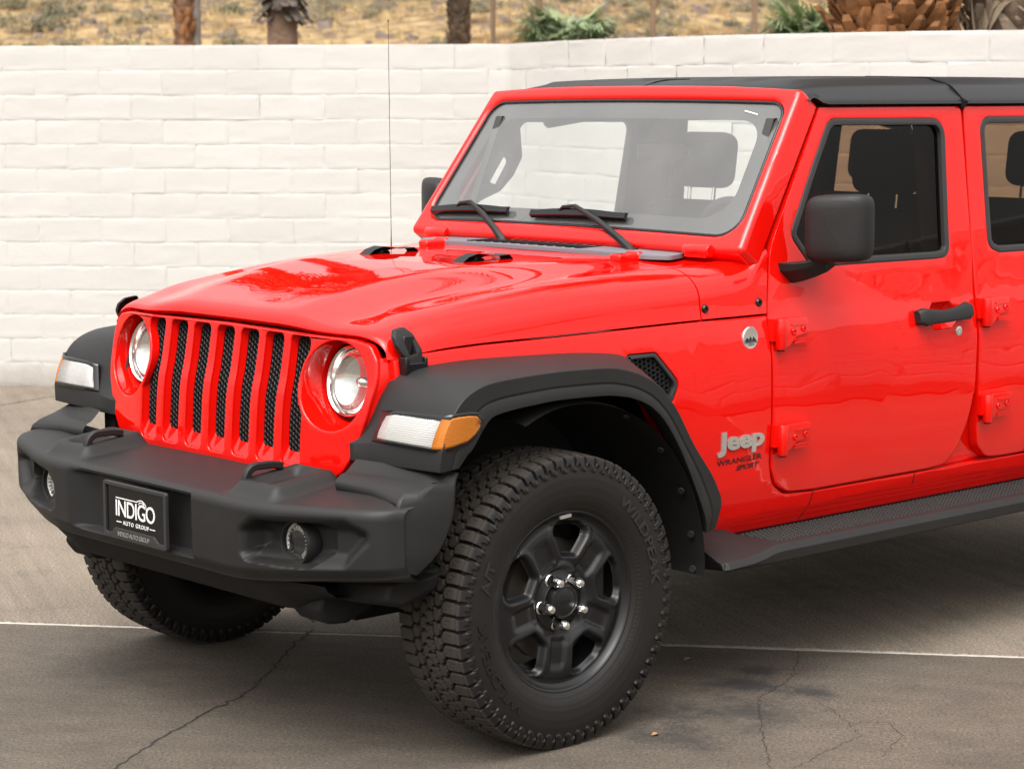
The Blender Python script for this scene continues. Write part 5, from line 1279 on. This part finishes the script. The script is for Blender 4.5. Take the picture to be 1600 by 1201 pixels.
def frond(V, F, c, az, el, ln, droop, fan=False, leafw=.02, nl=26):
    d = Vector((math.cos(az), math.sin(az), 0)); pts = []
    for i in range(13):
        t_ = i/12; a = el-droop*t_; pts.append(c if i == 0 else pts[-1]+(d*math.cos(a)+Vector((0, 0, math.sin(a))))*ln/12)
    pe = Vector((-d.y, d.x, 0))
    def ribbon(a_, b_, w):
        t_ = (b_-a_); n = t_.orthogonal().normalized()*w if t_.length > 0 else pe*w
        n = t_.cross(Vector((0, 0, 1))); n = (n.normalized() if n.length > 1e-6 else pe)*w; k = len(V); V.extend([a_-n, a_+n, b_+n*.6, b_-n*.6]); F.append((k, k+1, k+2, k+3))
    for i in range(12): ribbon(pts[i], pts[i+1], leafw*(1.0-.5*i/12))
    if fan:
        o = pts[7]; t_ = (pts[9]-pts[7]).normalized(); upv = t_.cross(pe).normalized()
        for k in range(nl):
            a = (k/(nl-1)-.5)*4.4; q = t_*math.cos(a)+pe*math.sin(a)+upv*.15*math.cos(a*2); tip = o+q.normalized()*ln*.46*random.uniform(.8, 1.1)+Vector((0, 0, -.10*ln*random.uniform(.3, 1.2))); mid_ = o+q*ln*.24
            ribbon(o, mid_, leafw*.6); ribbon(mid_, tip, leafw*.8)
    else:
        for k in range(nl):
            f = .2+.8*k/nl; i = min(11, int(f*12)); o = pts[i]+(pts[i+1]-pts[i])*(f*12-i); t_ = (pts[i+1]-pts[i]).normalized()
            for sg in (-1, 1):
                q = (t_*.75+pe*sg*.8+Vector((0, 0, .12))).normalized(); l_ = ln*.20*math.sin(math.pi*min(1, .18+f*.8)); tip = o+q*l_+Vector((0, 0, -l_*.25)); ribbon(o, tip, leafw*.7)
def crown(name, x, y, z, n, ln, m, par, fan, elr=(-.5, 1.2), nl=26, lw=.03, droop=1.2):
    V = []; F = []
    for k in range(n): frond(V, F, Vector((x, y, z)), k*2.39996+random.gauss(0, .2), random.uniform(*elr), ln*random.uniform(.75, 1.1), droop*random.uniform(.6, 1.2), fan, lw, nl)
    me = D.meshes.new(name); me.from_pydata([tuple(q) for q in V], [], F); me.update(); return link(name, me, m, par)
def palm(x, y, label):
    o = D.objects.new('palm_tree', None); COL.objects.link(o); o.location = (x, y, 0); return tag(o, label, 'palm tree')
GP = 'palm trees beyond the wall'
# date palm with orange leaf bases, right behind the wall
t1 = palm(5.98, 2.80, 'thick palm trunk covered in orange leaf stubs above the wall'); trunk_mesh('trunk', 5.98, 2.80, .275, 6.2, mat('dark_fibre', (.045, .028, .02), .95, bump=(40, .8, .02), var=(8, .7)), t1)
boots('leaf_base', 5.98, 2.80, .29, 1.2, 6.0, .0036, .115, BOOT, t1, tilt=.60); crown('crown', 5.98, 2.80, 6.1, 46, 2.8, FRON, t1, False, nl=30, lw=.022)
t2 = palm(6.95, 2.62, 'palm trunk at right edge with grey stubs and hanging dry fronds'); trunk_mesh('trunk', 6.95, 2.62, .30, 6.0, BARK, t2)
boots('leaf_base', 6.95, 2.62, .30, 1.0, 5.8, .009, .13, BOOT2, t2, tilt=.5); crown('crown', 6.95, 2.62, 5.9, 40, 2.7, FRON, t2, False, nl=30, lw=.022)
V = []; F = []
for k in range(150):
    t_ = random.uniform(0, 6.28); d = Vector((math.cos(t_), math.sin(t_), 0)); z = random.uniform(1.9, 4.2); p_ = Vector((6.95, 2.62, z))+d*.30; pe = Vector((-d.y, d.x, 0)); w_ = random.uniform(.012, .045); ln = random.uniform(.35, .9)
    q_ = [p_]; sw2 = random.gauss(0, .35)
    for i in range(5): q_.append(q_[-1]+(d*(.38-.16*i)+pe*sw2*.5+Vector((0, 0, -.25-.25*i))).normalized()*ln/5)
    b_ = len(V)
    for i, c in enumerate(q_): tw = pe*math.cos(i*.3)+d*math.sin(i*.3); V += [c-tw*w_*(1-.1*i), c+tw*w_*(1-.1*i)]
    F += [(b_+2*i, b_+2*i+1, b_+2*i+3, b_+2*i+2) for i in range(5)]
me = D.meshes.new('dry_skirt'); me.from_pydata([tuple(q) for q in V], [], F); me.update(); link('dry_skirt', me, DRYF, t2)
# fan palms farther back
t3 = palm(9.47, 14.84, 'slim palm trunk with orange brown criss-cross bark, leftmost of the palms'); trunk_mesh('trunk', 9.39, 14.905, .095, 7.5, BARK, t3)
boots('leaf_base', 9.39, 14.905, .092, .8, 7.4, .011, .075, BOOT, t3, tilt=.30); trunk_mesh('dead_stem', 9.49, 14.83, .045, 6.5, mat('grey_stem', (.20, .175, .155), .9, var=(4, .4)), t3, ring=.3); crown('crown', 9.47, 14.84, 7.4, 40, 1.7, FRON, t3, True)
t4 = palm(8.98, 12.61, 'palm trunk with a dark shaggy collar of cut fronds above bare brown bark'); trunk_mesh('trunk', 8.98, 12.61, .145, 8, BARK, t4)
boots('frond_collar', 8.98, 12.61, .165, 2.50, 7.6, .0035, .10, mat('collar_boot', (.085, .068, .052), .9, var=(6, .8)), t4, tilt=2.75); crown('crown', 8.98, 12.61, 7.9, 44, 1.7, FRON, t4, True)
t5 = palm(12.87, 14.53, 'dark ragged palm trunk directly left of the small green fan palm'); trunk_mesh('trunk', 12.87, 14.53, .115, 7, mat('dark_bark', (.080, .062, .042), .9, bump=(14, .9, .03, 6), var=(6, .6)), t5, ring=.12)
boots('leaf_base', 12.87, 14.53, .115, .6, 6.9, .009, .075, mat('dark_boot', (.12, .075, .045), .9, var=(5, .7)), t5, tilt=.25); crown('crown', 12.87, 14.53, 6.9, 40, 1.7, FRON, t5, True)
POLE = mat('slim_stem', (.24, .16, .10), .85, var=(3, .4))
for x, y, r, lb in ((15.81, 17.27, .034, 'thin bare young palm stem just right of the dark ragged trunk'), (16.3, 16.9, .040, 'thin bare young palm stem immediately left of the fan palm bush'), (17.4, 15.88, .040, 'thin bare young palm stem behind the windshield side of the roof'), (18.41, 15.0, .034, 'thin bare young palm stem midway between the two green fan palms')):
    t_ = palm(x, y, lb); trunk_mesh('trunk', x, y, r, 6, POLE, t_, ring=.1); crown('crown', x, y, 5.9, 22, 1.1, FRON, t_, True); t_['group'] = 'thin palm stems'
for x, y, h, lb in ((12.40, 12.28, 2.20, 'bushy green fan palm with arching fronds above the wall'), (12.80, 9.25, 2.10, 'green fan palm half hidden beside the thick orange palm trunk')):
    o = D.objects.new('fan_palm', None); COL.objects.link(o); o.location = (x, y, 0); tag(o, lb, 'palm bush')
    trunk_mesh('trunk', x, y, .12, 2.1, BARK, o); crown('crown', x, y, h, 90, .72, mat('fan_frond', (.25, .32, .16), .6, var=(4, .6)), o, True, (.0, 1.5), 30, .013, 1.3)
